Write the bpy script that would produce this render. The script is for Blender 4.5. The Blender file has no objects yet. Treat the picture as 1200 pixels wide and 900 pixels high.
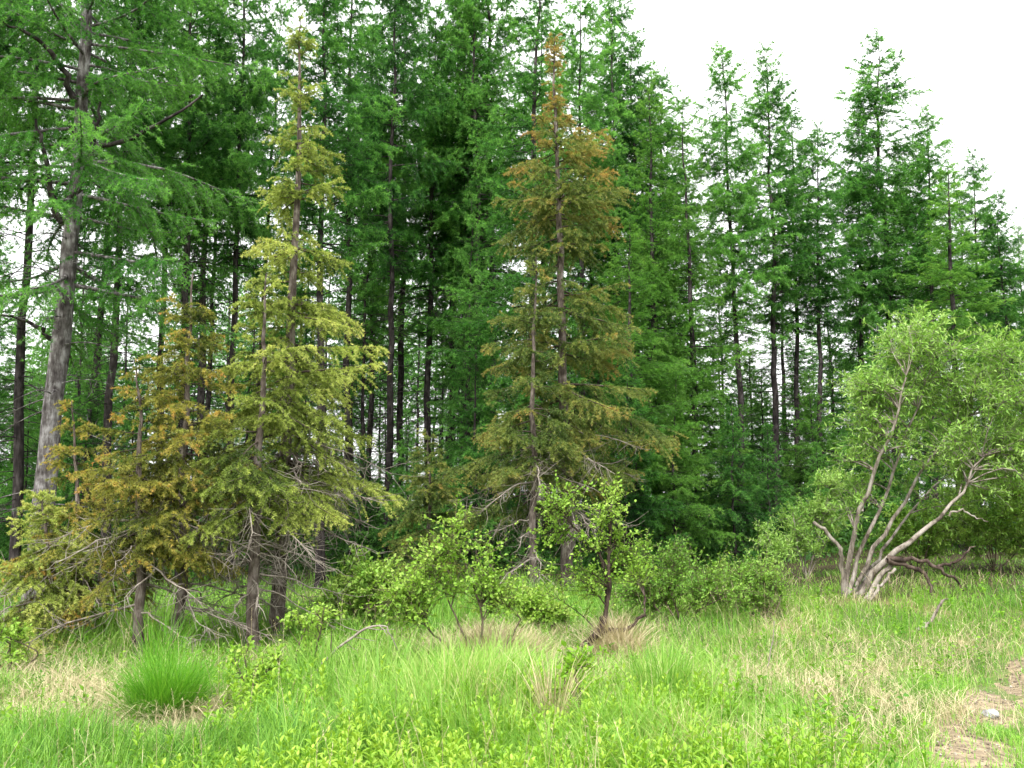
import bpy, math, numpy as np
from math import radians, tan, atan, sin, cos, pi

S = bpy.context.scene
COL = S.collection
DEBUG = False

# ---------------------------------------------------------------- camera
F_PX, PITCH, EYE = 1178.0, radians(6.8), 1.5
cam = bpy.data.cameras.new('camera')
cam.sensor_width = 36.0
cam.lens = 36.0 * F_PX / 1200.0
cam.clip_start, cam.clip_end = 0.05, 3000.0
camo = bpy.data.objects.new('camera', cam)
camo.location = (0, 0, EYE)
camo.rotation_euler = (pi / 2 + PITCH, 0, 0)
COL.objects.link(camo)
S.camera = camo

# ---------------------------------------------------------------- light: bright overcast sky, soft sun behind the camera
SUN_EL, SUN_AZ = radians(52), radians(200)      # azimuth clockwise from +Y: behind the viewer, a little to the left
W = bpy.data.worlds.new('World')
S.world = W
W.use_nodes = True
nt = W.node_tree
nt.nodes.clear()
sky = nt.nodes.new('ShaderNodeTexSky')
sky.sky_type = 'NISHITA'
sky.sun_disc = False
sky.sun_elevation = SUN_EL
sky.sun_rotation = SUN_AZ
sky.air_density, sky.dust_density = 1.0, 5.0
hs = nt.nodes.new('ShaderNodeHueSaturation')
hs.inputs['Saturation'].default_value = 0.15
tcw = nt.nodes.new('ShaderNodeTexCoord')
sepw = nt.nodes.new('ShaderNodeSeparateXYZ')
mrw = nt.nodes.new('ShaderNodeMapRange')
mrw.inputs['From Min'].default_value, mrw.inputs['From Max'].default_value = 0.0, 1.0
mrw.inputs['To Min'].default_value, mrw.inputs['To Max'].default_value = 5.5, 13.0
mixw = nt.nodes.new('ShaderNodeMix')
mixw.data_type = 'RGBA'
mixw.inputs['Factor'].default_value = 0.8
comb = nt.nodes.new('ShaderNodeCombineColor')
bg = nt.nodes.new('ShaderNodeBackground')
bg.inputs['Strength'].default_value = 0.10
outw = nt.nodes.new('ShaderNodeOutputWorld')
L = nt.links.new
L(sky.outputs['Color'], hs.inputs['Color'])
L(tcw.outputs['Generated'], sepw.inputs[0])
L(sepw.outputs['Z'], mrw.inputs['Value'])
for k in ('Red', 'Green', 'Blue'):
    L(mrw.outputs['Result'], comb.inputs[k])
L(hs.outputs['Color'], mixw.inputs[6])
L(comb.outputs[0], mixw.inputs[7])
L(mixw.outputs[2], bg.inputs['Color'])
L(bg.outputs[0], outw.inputs['Surface'])

sl = bpy.data.lights.new('sun', 'SUN')
sl.energy = 1.5
sl.angle = radians(14)
sl.color = (1.0, 0.96, 0.88)
slo = bpy.data.objects.new('sun', sl)
slo.rotation_euler = (pi / 2 - SUN_EL, 0, -SUN_AZ + pi)
COL.objects.link(slo)

S.view_settings.view_transform = 'Standard'
S.view_settings.look = 'None'
S.view_settings.gamma = 1.0
S.view_settings.use_curve_mapping = False
S.view_settings.exposure = 1.8

S.render.engine = 'CYCLES'
cy = S.cycles
cy.max_bounces, cy.diffuse_bounces, cy.glossy_bounces = 5, 3, 1
cy.transmission_bounces, cy.transparent_max_bounces = 3, 4
cy.use_denoising = True
cy.denoiser = 'OPENIMAGEDENOISE'
cy.use_adaptive_sampling = True
cy.adaptive_threshold = 0.02
cy.sample_clamp_indirect = 4.0
S.render.use_persistent_data = False

# ---------------------------------------------------------------- maths helpers
def rng_(seed):
    return np.random.default_rng(seed)

def ss(x, a, b):
    t = np.clip((np.asarray(x, float) - a) / (b - a), 0, 1)
    return t * t * (3 - 2 * t)

_G = rng_(5).random((64, 64))
def vnoise(x, y, f=1.0):
    x = np.asarray(x, float) * f + 100.3
    y = np.asarray(y, float) * f + 57.7
    xi, yi = np.floor(x).astype(int), np.floor(y).astype(int)
    fx, fy = x - xi, y - yi
    fx, fy = fx * fx * (3 - 2 * fx), fy * fy * (3 - 2 * fy)
    g = lambda a, b: _G[a % 64, b % 64]
    return (g(xi, yi) * (1 - fx) + g(xi + 1, yi) * fx) * (1 - fy) + (g(xi, yi + 1) * (1 - fx) + g(xi + 1, yi + 1) * fx) * fy

def ground_z(x, y):
    x, y = np.asarray(x, float), np.asarray(y, float)
    z = 0.20 * (vnoise(x, y, 0.22) - 0.5) + 0.10 * (vnoise(x, y, 0.8) - 0.5)
    near = 1 - ss(np.hypot(x, y), 30, 70)
    z = z * near
    z += 0.50 * ss(x, 1.0, 9.0) * ss(y, 8, 18) * near
    z += 0.12 * ss(y, 9, 14) * near
    # worn hollow of the track on the right
    xc = 2.9 + 0.34 * (y - 5.0)
    z -= 0.10 * np.exp(-((x - xc) / 0.35) ** 2) * ss(y, 3, 5) * (1 - ss(y, 9.5, 12))
    return z

def unit(v):
    return v / np.maximum(np.linalg.norm(v, axis=-1, keepdims=True), 1e-9)

CP, SP = cos(PITCH), sin(PITCH)
def P(px, py, Y):
    """world point at forward distance Y (metres) seen in the photograph at (px, py)"""
    u, v = (px - 600) / F_PX, (450 - py) / F_PX
    d = np.array([u, CP - v * SP, SP + v * CP])
    d = d * (Y / d[1])
    return np.array([d[0], d[1], EYE + d[2]])

def ground_at(px, Y):
    x = 0.0
    for _ in range(6):
        z = float(ground_z(x, Y))
        x = (px - 600) / F_PX * (Y * CP + (z - EYE) * SP)
    return np.array([x, Y, float(ground_z(x, Y))])

def ground_px(px, py):
    """ground point seen at (px, py)"""
    Y = 8.0
    for _ in range(60):
        p = P(px, py, Y)
        gz = float(ground_z(p[0], p[1]))
        slope = (p[2] - EYE) / Y
        Y = Y * 0.5 + 0.5 * (gz - EYE) / slope if slope < -1e-3 else 40
    p = P(px, py, Y)
    return np.array([p[0], p[1], float(ground_z(p[0], p[1]))])

def project(p):
    p = np.asarray(p, float)
    dy, dz = p[..., 1], p[..., 2] - EYE
    d = dy * CP + dz * SP
    u = p[..., 0] / d
    v = (-dy * SP + dz * CP) / d
    return 600 + u * F_PX, 450 - v * F_PX

# ---------------------------------------------------------------- mesh accumulator
class Acc:
    def __init__(s):
        s.v, s.f, s.n, s.a, s.off = [], [], [], [], 0
    def add(s, v, f, var=0.5):
        v = np.asarray(v, np.float32).reshape(-1, 3)
        f = np.asarray(f, np.int64)
        if len(v) == 0 or len(f) == 0:
            return
        s.v.append(v)
        s.f.append((f + s.off).ravel())
        s.n.append(np.full(len(f), f.shape[1], np.int32))
        s.a.append(np.broadcast_to(np.asarray(var, np.float32), (len(v),)))
        s.off += len(v)
    def mesh(s, name, mat, smooth=False):
        me = bpy.data.meshes.new(name)
        v = np.concatenate(s.v)
        f = np.concatenate(s.f).astype(np.int32)
        n = np.concatenate(s.n)
        me.vertices.add(len(v))
        me.vertices.foreach_set('co', v.ravel())
        me.loops.add(len(f))
        me.loops.foreach_set('vertex_index', f)
        me.polygons.add(len(n))
        st = np.zeros(len(n), np.int32)
        st[1:] = np.cumsum(n)[:-1]
        me.polygons.foreach_set('loop_start', st)
        if smooth:
            me.polygons.foreach_set('use_smooth', np.ones(len(n), bool))
        at = me.attributes.new('var', 'FLOAT', 'POINT')
        at.data.foreach_set('value', np.concatenate(s.a).astype(np.float32))
        me.update(calc_edges=True)
        me.materials.append(mat)
        return me

def tubes(acc, Pn, R, sides=6, var=0.5, cap=False, rough=0.0, rg=None):
    """many tubes at once: Pn (n,k,3) centre lines, R (n,k) radii"""
    Pn = np.asarray(Pn, float)
    if Pn.ndim == 2:
        Pn = Pn[None]
    R = np.broadcast_to(np.asarray(R, float), Pn.shape[:2])
    if cap:
        Pn = np.concatenate([Pn, Pn[:, -1:] + (Pn[:, -1:] - Pn[:, -2:-1]) * 0.02], 1)
        R = np.concatenate([R, R[:, -1:] * 0.02], 1)
    n, k, _ = Pn.shape
    if n == 0:
        return
    T = unit(np.gradient(Pn, axis=1))
    mean = unit(T.mean(1, keepdims=True))
    ref = np.where(np.abs(mean[..., 2:3]) > 0.75, np.array([1.0, 0.13, 0]), np.array([0, 0, 1.0]))
    A = unit(np.cross(T, np.broadcast_to(ref, T.shape)))
    B = np.cross(T, A)
    th = np.arange(sides) * 2 * pi / sides
    RR = R[:, :, None, None]
    if rough and rg is not None:
        RR = RR * (1 + rough * rg.normal(size=(n, k, sides, 1)))
    V = Pn[:, :, None] + RR * (np.cos(th)[:, None] * A[:, :, None] + np.sin(th)[:, None] * B[:, :, None])
    i = np.arange(n)[:, None, None] * (k * sides)
    j = np.arange(k - 1)[None, :, None] * sides
    c = np.arange(sides)[None, None, :]
    c2 = (c + 1) % sides
    Fq = np.stack([i + j + c, i + j + c2, i + j + sides + c2, i + j + sides + c], -1).reshape(-1, 4)
    var = np.asarray(var, float)
    if var.ndim == 1:
        var = np.repeat(var, k * sides)
    acc.add(V.reshape(-1, 3), Fq, var)

def curve(pts, m):
    """smooth resampling of a polyline through its points (Catmull-Rom)"""
    p = np.asarray(pts, float)
    if len(p) == 2:
        t = np.linspace(0, 1, m)[:, None]
        return p[0] * (1 - t) + p[1] * t
    q = np.concatenate([[2 * p[0] - p[1]], p, [2 * p[-1] - p[-2]]])
    out = []
    for t in np.linspace(0, len(p) - 1 - 1e-6, m):
        i = int(t); f = t - i
        a, b, c, d = q[i], q[i + 1], q[i + 2], q[i + 3]
        out.append(0.5 * (2 * b + (c - a) * f + (2 * a - 5 * b + 4 * c - d) * f * f + (3 * b - a - 3 * c + d) * f ** 3))
    return np.array(out)

def spikes(acc, C, D, Ln, Wd, var, rg):
    """needles: one thin triangle each"""
    n = len(C)
    side = unit(np.cross(D, unit(rg.normal(size=(n, 3)))))
    a = C - side * Wd[:, None] * 0.5
    b = C + side * Wd[:, None] * 0.5
    t = C + D * Ln[:, None]
    V = np.stack([a, b, t], 1).reshape(-1, 3)
    acc.add(V, np.arange(3 * n).reshape(n, 3), np.repeat(var, 3))

def leaves(acc, C, D, Nn, Ln, Wd, var, fold=0.18, curl=0.15):
    """flat pointed leaves folded along the midrib: two quads each"""
    n = len(C)
    D = unit(D)
    X = unit(np.cross(D, Nn))
    N2 = np.cross(X, D)
    l, w = Ln[:, None], Wd[:, None]
    base = C
    m1 = C + D * l * 0.5 + N2 * l * 0.03
    tip = C + D * l - N2 * l * curl
    e1 = C + D * l * 0.45 + X * w * 0.5 + N2 * w * fold
    e2 = C + D * l * 0.45 - X * w * 0.5 + N2 * w * fold
    f1 = C + D * l * 0.78 + X * w * 0.33 - N2 * (l * curl * 0.4 - w * fold * 0.6)
    f2 = C + D * l * 0.78 - X * w * 0.33 - N2 * (l * curl * 0.4 - w * fold * 0.6)
    V = np.stack([base, e1, f1, tip, f2, e2, m1], 1).reshape(-1, 3)
    i = np.arange(n)[:, None] * 7
    q = np.concatenate([i + np.array([[0, 1, 2, 6]]), i + np.array([[6, 2, 3, 4]]), i + np.array([[0, 6, 4, 5]])])
    acc.add(V, q, np.repeat(var, 7))

def blades(acc, root, h, w, ang, bend, var, rg, low=0.0):
    """grass blades: two quads and a tip"""
    n = len(root)
    bd = np.stack([np.cos(ang), np.sin(ang), np.zeros(n)], 1)
    fa = ang + pi / 2 + rg.normal(size=n) * 0.8
    sd = np.stack([np.cos(fa), np.sin(fa), np.zeros(n)], 1)
    def at(t):
        b = bend * t * t
        up = t * np.sqrt(np.maximum(1 - (bend * t) ** 2 * 0.6, 0.05))
        return root + bd * (h * b)[:, None] + np.array([0, 0, 1.0]) * (h * up)[:, None]
    p0, p1, p2, p3 = at(0), at(0.4), at(0.75), at(1.0)
    ww = (w * 0.5)[:, None]
    V = np.stack([p0 - sd * ww * .8, p0 + sd * ww * .8, p1 - sd * ww, p1 + sd * ww, p2 - sd * ww * .7, p2 + sd * ww * .7, p3], 1).reshape(-1, 3)
    i = np.arange(n)[:, None] * 7
    vv = np.repeat(var, 7)
    off = acc.off
    acc.add(V, np.concatenate([i + np.array([[0, 1, 3, 2]]), i + np.array([[2, 3, 5, 4]])]), vv)
    # tips share those vertices
    acc.f.append((i + np.array([[4, 5, 6]]) + off).ravel())
    acc.n.append(np.full(n, 3, np.int32))

# ---------------------------------------------------------------- objects
def empty(name, loc, label=None, cat=None, group=None):
    o = bpy.data.objects.new(name, None)
    o.empty_display_size = 0.3
    o.location = loc
    COL.objects.link(o)
    tag(o, label, cat, group)
    return o

def tag(o, label=None, cat=None, group=None, kind=None):
    if label: o['label'] = label
    if cat: o['category'] = cat
    if group: o['group'] = group
    if kind: o['kind'] = kind
    return o

def part(name, me, parent=None, loc=None):
    o = bpy.data.objects.new(name, me)
    COL.objects.link(o)
    if parent is not None: o.parent = parent
    if loc is not None: o.location = loc
    return o

# ---------------------------------------------------------------- materials
def new_mat(name):
    m = bpy.data.materials.new(name)
    m.use_nodes = True
    t = m.node_tree
    t.nodes.clear()
    return m, t

def ramp(t, stops):
    r = t.nodes.new('ShaderNodeValToRGB')
    e = r.color_ramp.elements
    while len(e) < len(stops): e.new(0.5)
    for k, (p, c) in enumerate(stops):
        e[k].position = p
        e[k].color = (*c, 1)
    return r

def leaf_mat(name, stops, trans=0.35, nscale=1.2, namp=0.5, rand=0.25, rough=0.5, spec=0.25, tboost=(1.0, 1.0, 0.6)):
    """leaf colour runs along a ramp driven by each leaf's own value, clump noise and the plant's own random number"""
    m, t = new_mat(name)
    at = t.nodes.new('ShaderNodeAttribute'); at.attribute_name = 'var'
    tc = t.nodes.new('ShaderNodeTexCoord')
    oi = t.nodes.new('ShaderNodeObjectInfo')
    no = t.nodes.new('ShaderNodeTexNoise'); no.inputs['Scale'].default_value = nscale; no.inputs['Detail'].default_value = 2
    t.links.new(tc.outputs['Object'], no.inputs['Vector'])
    def mad(src, mul, add):
        n = t.nodes.new('ShaderNodeMath'); n.operation = 'MULTIPLY_ADD'
        t.links.new(src, n.inputs[0]); n.inputs[1].default_value = mul
        if isinstance(add, float): n.inputs[2].default_value = add
        else: t.links.new(add, n.inputs[2])
        return n.outputs[0]
    a = mad(no.outputs['Fac'], namp * 2, -namp)
    b = mad(oi.outputs['Random'], rand, -rand / 2)
    s = t.nodes.new('ShaderNodeMath'); s.operation = 'ADD'
    t.links.new(a, s.inputs[0]); t.links.new(b, s.inputs[1])
    f = mad(at.outputs['Fac'], 1.0, s.outputs[0])
    r = ramp(t, stops)
    t.links.new(f, r.inputs['Fac'])
    pb = t.nodes.new('ShaderNodeBsdfPrincipled')
    pb.inputs['Roughness'].default_value = rough
    pb.inputs['Specular IOR Level'].default_value = spec
    tr = t.nodes.new('ShaderNodeBsdfTranslucent')
    mul = t.nodes.new('ShaderNodeMix'); mul.data_type = 'RGBA'; mul.blend_type = 'MULTIPLY'
    mul.inputs['Factor'].default_value = 1.0
    mul.inputs[7].default_value = (*tboost, 1)
    t.links.new(r.outputs['Color'], mul.inputs[6])
    t.links.new(r.outputs['Color'], pb.inputs['Base Color'])
    t.links.new(mul.outputs[2], tr.inputs['Color'])
    mx = t.nodes.new('ShaderNodeMixShader'); mx.inputs[0].default_value = trans
    t.links.new(pb.outputs[0], mx.inputs[1]); t.links.new(tr.outputs[0], mx.inputs[2])
    o = t.nodes.new('ShaderNodeOutputMaterial')
    t.links.new(mx.outputs[0], o.inputs['Surface'])
    return m

def bark_mat(name, dark, mid, light, scale=14.0, bump=0.6, stretch=0.25):
    m, t = new_mat(name)
    tc = t.nodes.new('ShaderNodeTexCoord')
    mp = t.nodes.new('ShaderNodeMapping'); mp.inputs['Scale'].default_value = (1, 1, stretch)
    t.links.new(tc.outputs['Object'], mp.inputs['Vector'])
    n1 = t.nodes.new('ShaderNodeTexNoise'); n1.inputs['Scale'].default_value = scale; n1.inputs['Detail'].default_value = 9; n1.inputs['Roughness'].default_value = 0.72
    t.links.new(mp.outputs[0], n1.inputs['Vector'])
    n2 = t.nodes.new('ShaderNodeTexNoise'); n2.inputs['Scale'].default_value = scale * 0.35; n2.inputs['Detail'].default_value = 4
    t.links.new(tc.outputs['Object'], n2.inputs['Vector'])
    r = ramp(t, [(0.40, dark), (0.50, mid), (0.62, light)])
    av = t.nodes.new('ShaderNodeMath'); av.operation = 'MULTIPLY_ADD'; av.inputs[1].default_value = 0.6
    hv = t.nodes.new('ShaderNodeMath'); hv.operation = 'MULTIPLY'; hv.inputs[1].default_value = 0.4
    t.links.new(n2.outputs['Fac'], hv.inputs[0])
    t.links.new(n1.outputs['Fac'], av.inputs[0]); t.links.new(hv.outputs[0], av.inputs[2])
    t.links.new(av.outputs[0], r.inputs['Fac'])
    pb = t.nodes.new('ShaderNodeBsdfPrincipled')
    pb.inputs['Roughness'].default_value = 0.9
    pb.inputs['Specular IOR Level'].default_value = 0.15
    t.links.new(r.outputs['Color'], pb.inputs['Base Color'])
    bp = t.nodes.new('ShaderNodeBump'); bp.inputs['Strength'].default_value = bump; bp.inputs['Distance'].default_value = 0.03
    t.links.new(n1.outputs['Fac'], bp.inputs['Height'])
    t.links.new(bp.outputs[0], pb.inputs['Normal'])
    o = t.nodes.new('ShaderNodeOutputMaterial')
    t.links.new(pb.outputs[0], o.inputs['Surface'])
    return m

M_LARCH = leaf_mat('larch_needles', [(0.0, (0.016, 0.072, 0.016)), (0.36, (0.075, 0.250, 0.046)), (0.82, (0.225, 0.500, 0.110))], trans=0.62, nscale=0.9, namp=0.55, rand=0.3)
M_LARCH_PALE = leaf_mat('pale_larch_needles', [(0.0, (0.060, 0.185, 0.032)), (0.5, (0.140, 0.340, 0.055)), (1.0, (0.26, 0.48, 0.10))], trans=0.58, nscale=0.9, namp=0.5, rand=0.3)
M_SPRUCE_Y = leaf_mat('yellowed_spruce_needles', [(0.0, (0.055, 0.105, 0.022)), (0.3, (0.19, 0.265, 0.042)), (0.62, (0.45, 0.53, 0.125)), (1.0, (0.60, 0.58, 0.18))], trans=0.3, nscale=0.8, namp=0.55, rand=0.1)
M_SPRUCE_B = leaf_mat('browned_spruce_needles', [(0.0, (0.050, 0.085, 0.018)), (0.3, (0.155, 0.195, 0.034)), (0.62, (0.36, 0.34, 0.065)), (1.0, (0.54, 0.29, 0.08))], trans=0.3, nscale=2.2, namp=0.6, rand=0.1)
M_SPRUCE_O = leaf_mat('olive_spruce_needles', [(0.0, (0.038, 0.085, 0.022)), (0.35, (0.115, 0.185, 0.040)), (0.62, (0.25, 0.30, 0.07)), (1.0, (0.42, 0.275, 0.08))], trans=0.3, nscale=1.9, namp=0.55, rand=0.1)
M_WILLOW = leaf_mat('willow_leaves', [(0.0, (0.100, 0.235, 0.036)), (0.5, (0.240, 0.430, 0.080)), (1.0, (0.45, 0.62, 0.20))], trans=0.4, nscale=1.4, namp=0.4, rand=0.15)
M_SHRUB = leaf_mat('birch_shrub_leaves', [(0.0, (0.100, 0.225, 0.026)), (0.5, (0.230, 0.410, 0.050)), (1.0, (0.42, 0.56, 0.13))], trans=0.4, nscale=1.6, namp=0.35, rand=0.25)
M_SHRUB_D = leaf_mat('dark_shrub_leaves', [(0.0, (0.075, 0.190, 0.026)), (0.5, (0.180, 0.350, 0.050)), (1.0, (0.36, 0.50, 0.11))], trans=0.4, nscale=1.6, namp=0.4, rand=0.25)
M_GRASS = leaf_mat('green_grass', [(0.0, (0.055, 0.165, 0.022)), (0.35, (0.165, 0.360, 0.048)), (0.75, (0.290, 0.480, 0.090)), (0.92, (0.42, 0.47, 0.18)), (1.0, (0.50, 0.43, 0.24))], trans=0.4, nscale=0.7, namp=0.3, rand=0.0)
M_TUSSOCK = leaf_mat('tussock_grass', [(0.0, (0.055, 0.180, 0.014)), (0.5, (0.120, 0.340, 0.024)), (1.0, (0.24, 0.44, 0.06))], trans=0.4, nscale=2.0, namp=0.15, rand=0.0)
M_STRAW = leaf_mat('dry_grass', [(0.0, (0.24, 0.20, 0.11)), (0.5, (0.50, 0.43, 0.26)), (1.0, (0.68, 0.60, 0.40))], trans=0.25, nscale=1.5, namp=0.25, rand=0.1, tboost=(1, .95, .8))
M_HERB = leaf_mat('herb_leaves', [(0.0, (0.070, 0.210, 0.016)), (0.5, (0.200, 0.400, 0.030)), (1.0, (0.38, 0.54, 0.08))], trans=0.42, nscale=1.2, namp=0.3, rand=0.0)
M_BARK = bark_mat('larch_bark', (0.034, 0.028, 0.028), (0.105, 0.094, 0.094), (0.30, 0.288, 0.295), scale=20, bump=.9)
M_BARK_D = bark_mat('dark_larch_bark', (0.012, 0.010, 0.010), (0.034, 0.028, 0.028), (0.085, 0.074, 0.074))
M_BARK_S = bark_mat('spruce_bark', (0.035, 0.027, 0.022), (0.105, 0.084, 0.072), (0.23, 0.20, 0.18), scale=22)
M_BARK_B = bark_mat('spruce_bough_bark', (0.025, 0.020, 0.015), (0.060, 0.046, 0.036), (0.12, 0.10, 0.085), scale=22)
M_TWIG = bark_mat('dead_twig', (0.12, 0.10, 0.085), (0.23, 0.20, 0.17), (0.34, 0.31, 0.27), scale=20)
M_WBARK = bark_mat('willow_bark', (0.055, 0.044, 0.035), (0.20, 0.172, 0.145), (0.36, 0.33, 0.30), scale=16)
M_DARKWOOD = bark_mat('dark_wood', (0.020, 0.014, 0.012), (0.060, 0.042, 0.034), (0.13, 0.10, 0.085), scale=20)
M_REDSTEM = bark_mat('shrub_stem', (0.050, 0.038, 0.026), (0.115, 0.090, 0.062), (0.19, 0.155, 0.115), scale=30)

# ---------------------------------------------------------------- ground
def axis(a, b, step, far):
    mid = np.arange(a, b + 1e-6, step)
    return np.concatenate([a - np.array(far[::-1]), mid, b + np.array(far)])
def build_ground():
    gx = axis(-34, 30, 0.35, [2, 5, 10, 20, 45, 90, 200, 420, 900])
    gy = axis(-4, 44, 0.35, [2, 5, 10, 20, 45, 90, 200, 420, 900])
    X, Y = np.meshgrid(gx, gy)
    Z = ground_z(X, Y)
    a = Acc()
    V = np.stack([X, Y, Z], -1).reshape(-1, 3)
    ny, nx = X.shape
    i = (np.arange(ny - 1)[:, None] * nx + np.arange(nx - 1)[None]).reshape(-1)
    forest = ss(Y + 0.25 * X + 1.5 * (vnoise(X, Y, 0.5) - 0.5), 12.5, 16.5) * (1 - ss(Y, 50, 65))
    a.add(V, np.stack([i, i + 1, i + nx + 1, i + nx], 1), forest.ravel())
    m, t = new_mat('meadow_ground')
    at = t.nodes.new('ShaderNodeAttribute'); at.attribute_name = 'var'
    tc = t.nodes.new('ShaderNodeTexCoord')
    n1 = t.nodes.new('ShaderNodeTexNoise'); n1.inputs['Scale'].default_value = 1.1; n1.inputs['Detail'].default_value = 6
    n2 = t.nodes.new('ShaderNodeTexNoise'); n2.inputs['Scale'].default_value = 18; n2.inputs['Detail'].default_value = 6
    for n in (n1, n2): t.links.new(tc.outputs['Object'], n.inputs['Vector'])
    meadow = ramp(t, [(0.35, (0.050, 0.110, 0.022)), (0.52, (0.105, 0.140, 0.045)), (0.66, (0.26, 0.21, 0.11))])
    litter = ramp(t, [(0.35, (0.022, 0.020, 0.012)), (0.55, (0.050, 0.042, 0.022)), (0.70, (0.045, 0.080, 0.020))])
    ad = t.nodes.new('ShaderNodeMath'); ad.operation = 'MULTIPLY_ADD'; ad.inputs[1].default_value = 0.35
    t.links.new(n2.outputs['Fac'], ad.inputs[0])
    sb = t.nodes.new('ShaderNodeMath'); sb.operation = 'MULTIPLY'; sb.inputs[1].default_value = 0.68
    t.links.new(n1.outputs['Fac'], sb.inputs[0]); t.links.new(sb.outputs[0], ad.inputs[2])
    for r in (meadow, litter): t.links.new(ad.outputs[0], r.inputs['Fac'])
    mx = t.nodes.new('ShaderNodeMix'); mx.data_type = 'RGBA'
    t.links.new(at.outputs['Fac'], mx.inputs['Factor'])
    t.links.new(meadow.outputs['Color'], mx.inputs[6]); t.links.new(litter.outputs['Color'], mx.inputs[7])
    pb = t.nodes.new('ShaderNodeBsdfPrincipled'); pb.inputs['Roughness'].default_value = 0.95
    pb.inputs['Specular IOR Level'].default_value = 0.1
    t.links.new(mx.outputs[2], pb.inputs['Base Color'])
    bp = t.nodes.new('ShaderNodeBump'); bp.inputs['Strength'].default_value = 0.8; bp.inputs['Distance'].default_value = 0.05
    t.links.new(n2.outputs['Fac'], bp.inputs['Height']); t.links.new(bp.outputs[0], pb.inputs['Normal'])
    o = t.nodes.new('ShaderNodeOutputMaterial'); t.links.new(pb.outputs[0], o.inputs['Surface'])
    tag(part('ground', a.mesh('ground', m, True)), kind='structure')
build_ground()

# the worn track at the right: patches of bare soil and trodden straw
PATH_PX = [(1150, 935), (1140, 880), (1150, 850), (1172, 826), (1195, 800), (1225, 770), (1265, 742)]
PATH = np.array([ground_px(*p) for p in PATH_PX])
def build_path():
    c = curve(PATH, 160)
    T = unit(np.gradient(c, axis=0)); Sd = np.stack([T[:, 1], -T[:, 0], 0 * T[:, 0]], 1); Sd = unit(Sd)
    s = np.linspace(0, 1, 160)
    wl = 0.08 + 0.24 * vnoise(s * 9, s * 0, 1.0) + 0.16 * vnoise(s * 30, s * 0 + 3, 1.0)
    wr = 0.08 + 0.24 * vnoise(s * 9, s * 0 + 9, 1.0) + 0.16 * vnoise(s * 30, s * 0 + 13, 1.0)
    cols = np.linspace(0, 1, 13)
    q = c[:, None] + Sd[:, None] * (-wl[:, None] * (1 - cols) + wr[:, None] * cols)[..., None]
    q[..., 2] = ground_z(q[..., 0], q[..., 1]) + 0.012 - 0.03 * (np.abs(cols - .5) * 2)[None] ** 6 + 0.010 * (vnoise(q[..., 0], q[..., 1], 5) - .5)
    a = Acc()
    i = (np.arange(159)[:, None] * 13 + np.arange(12)[None]).reshape(-1)
    a.add(q.reshape(-1, 3), np.stack([i, i + 1, i + 14, i + 13], 1))
    m, t = new_mat('trodden_soil')
    tc = t.nodes.new('ShaderNodeTexCoord')
    n1 = t.nodes.new('ShaderNodeTexNoise'); n1.inputs['Scale'].default_value = 9; n1.inputs['Detail'].default_value = 12; n1.inputs['Roughness'].default_value = .75
    t.links.new(tc.outputs['Object'], n1.inputs['Vector'])
    r = ramp(t, [(0.38, (0.080, 0.058, 0.036)), (0.5, (0.185, 0.140, 0.085)), (0.62, (0.31, 0.245, 0.150))])
    t.links.new(n1.outputs['Fac'], r.inputs['Fac'])
    pb = t.nodes.new('ShaderNodeBsdfPrincipled'); pb.inputs['Roughness'].default_value = 0.95
    t.links.new(r.outputs['Color'], pb.inputs['Base Color'])
    bp = t.nodes.new('ShaderNodeBump'); bp.inputs['Strength'].default_value = 0.5; bp.inputs['Distance'].default_value = 0.015
    t.links.new(n1.outputs['Fac'], bp.inputs['Height']); t.links.new(bp.outputs[0], pb.inputs['Normal'])
    o = t.nodes.new('ShaderNodeOutputMaterial'); t.links.new(pb.outputs[0], o.inputs['Surface'])
    tag(part('path', a.mesh('path', m, True)), kind='structure')
build_path()
def path_dist(x, y):
    c = curve(PATH, 40)[:, :2]
    d = np.min(np.hypot(x[:, None] - c[None, :, 0], y[:, None] - c[None, :, 1]), 1)
    return d + .16 * ss(vnoise(x, y, 2.6), .62, .74) + .08 * (vnoise(x, y, 7) - .5)   # grass tufts break into the track

# ---------------------------------------------------------------- conifers
def trunk_line(H, rg, lean=(0, 0), wob=0.10, m=18):
    s = np.linspace(0, 1, m)
    w1 = np.cumsum(rg.normal(size=(m, 2)), 0); w1 -= s[:, None] * w1[-1]; w1 /= max(1e-6, np.abs(w1).max())
    c = np.stack([lean[0] * s + wob * w1[:, 0], lean[1] * s + wob * w1[:, 1], s * (H + 0.25) - 0.25], 1)
    return c
def at_h(c, z):
    return np.stack([np.interp(z, c[:, 2], c[:, k]) for k in range(3)], -1)

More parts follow.
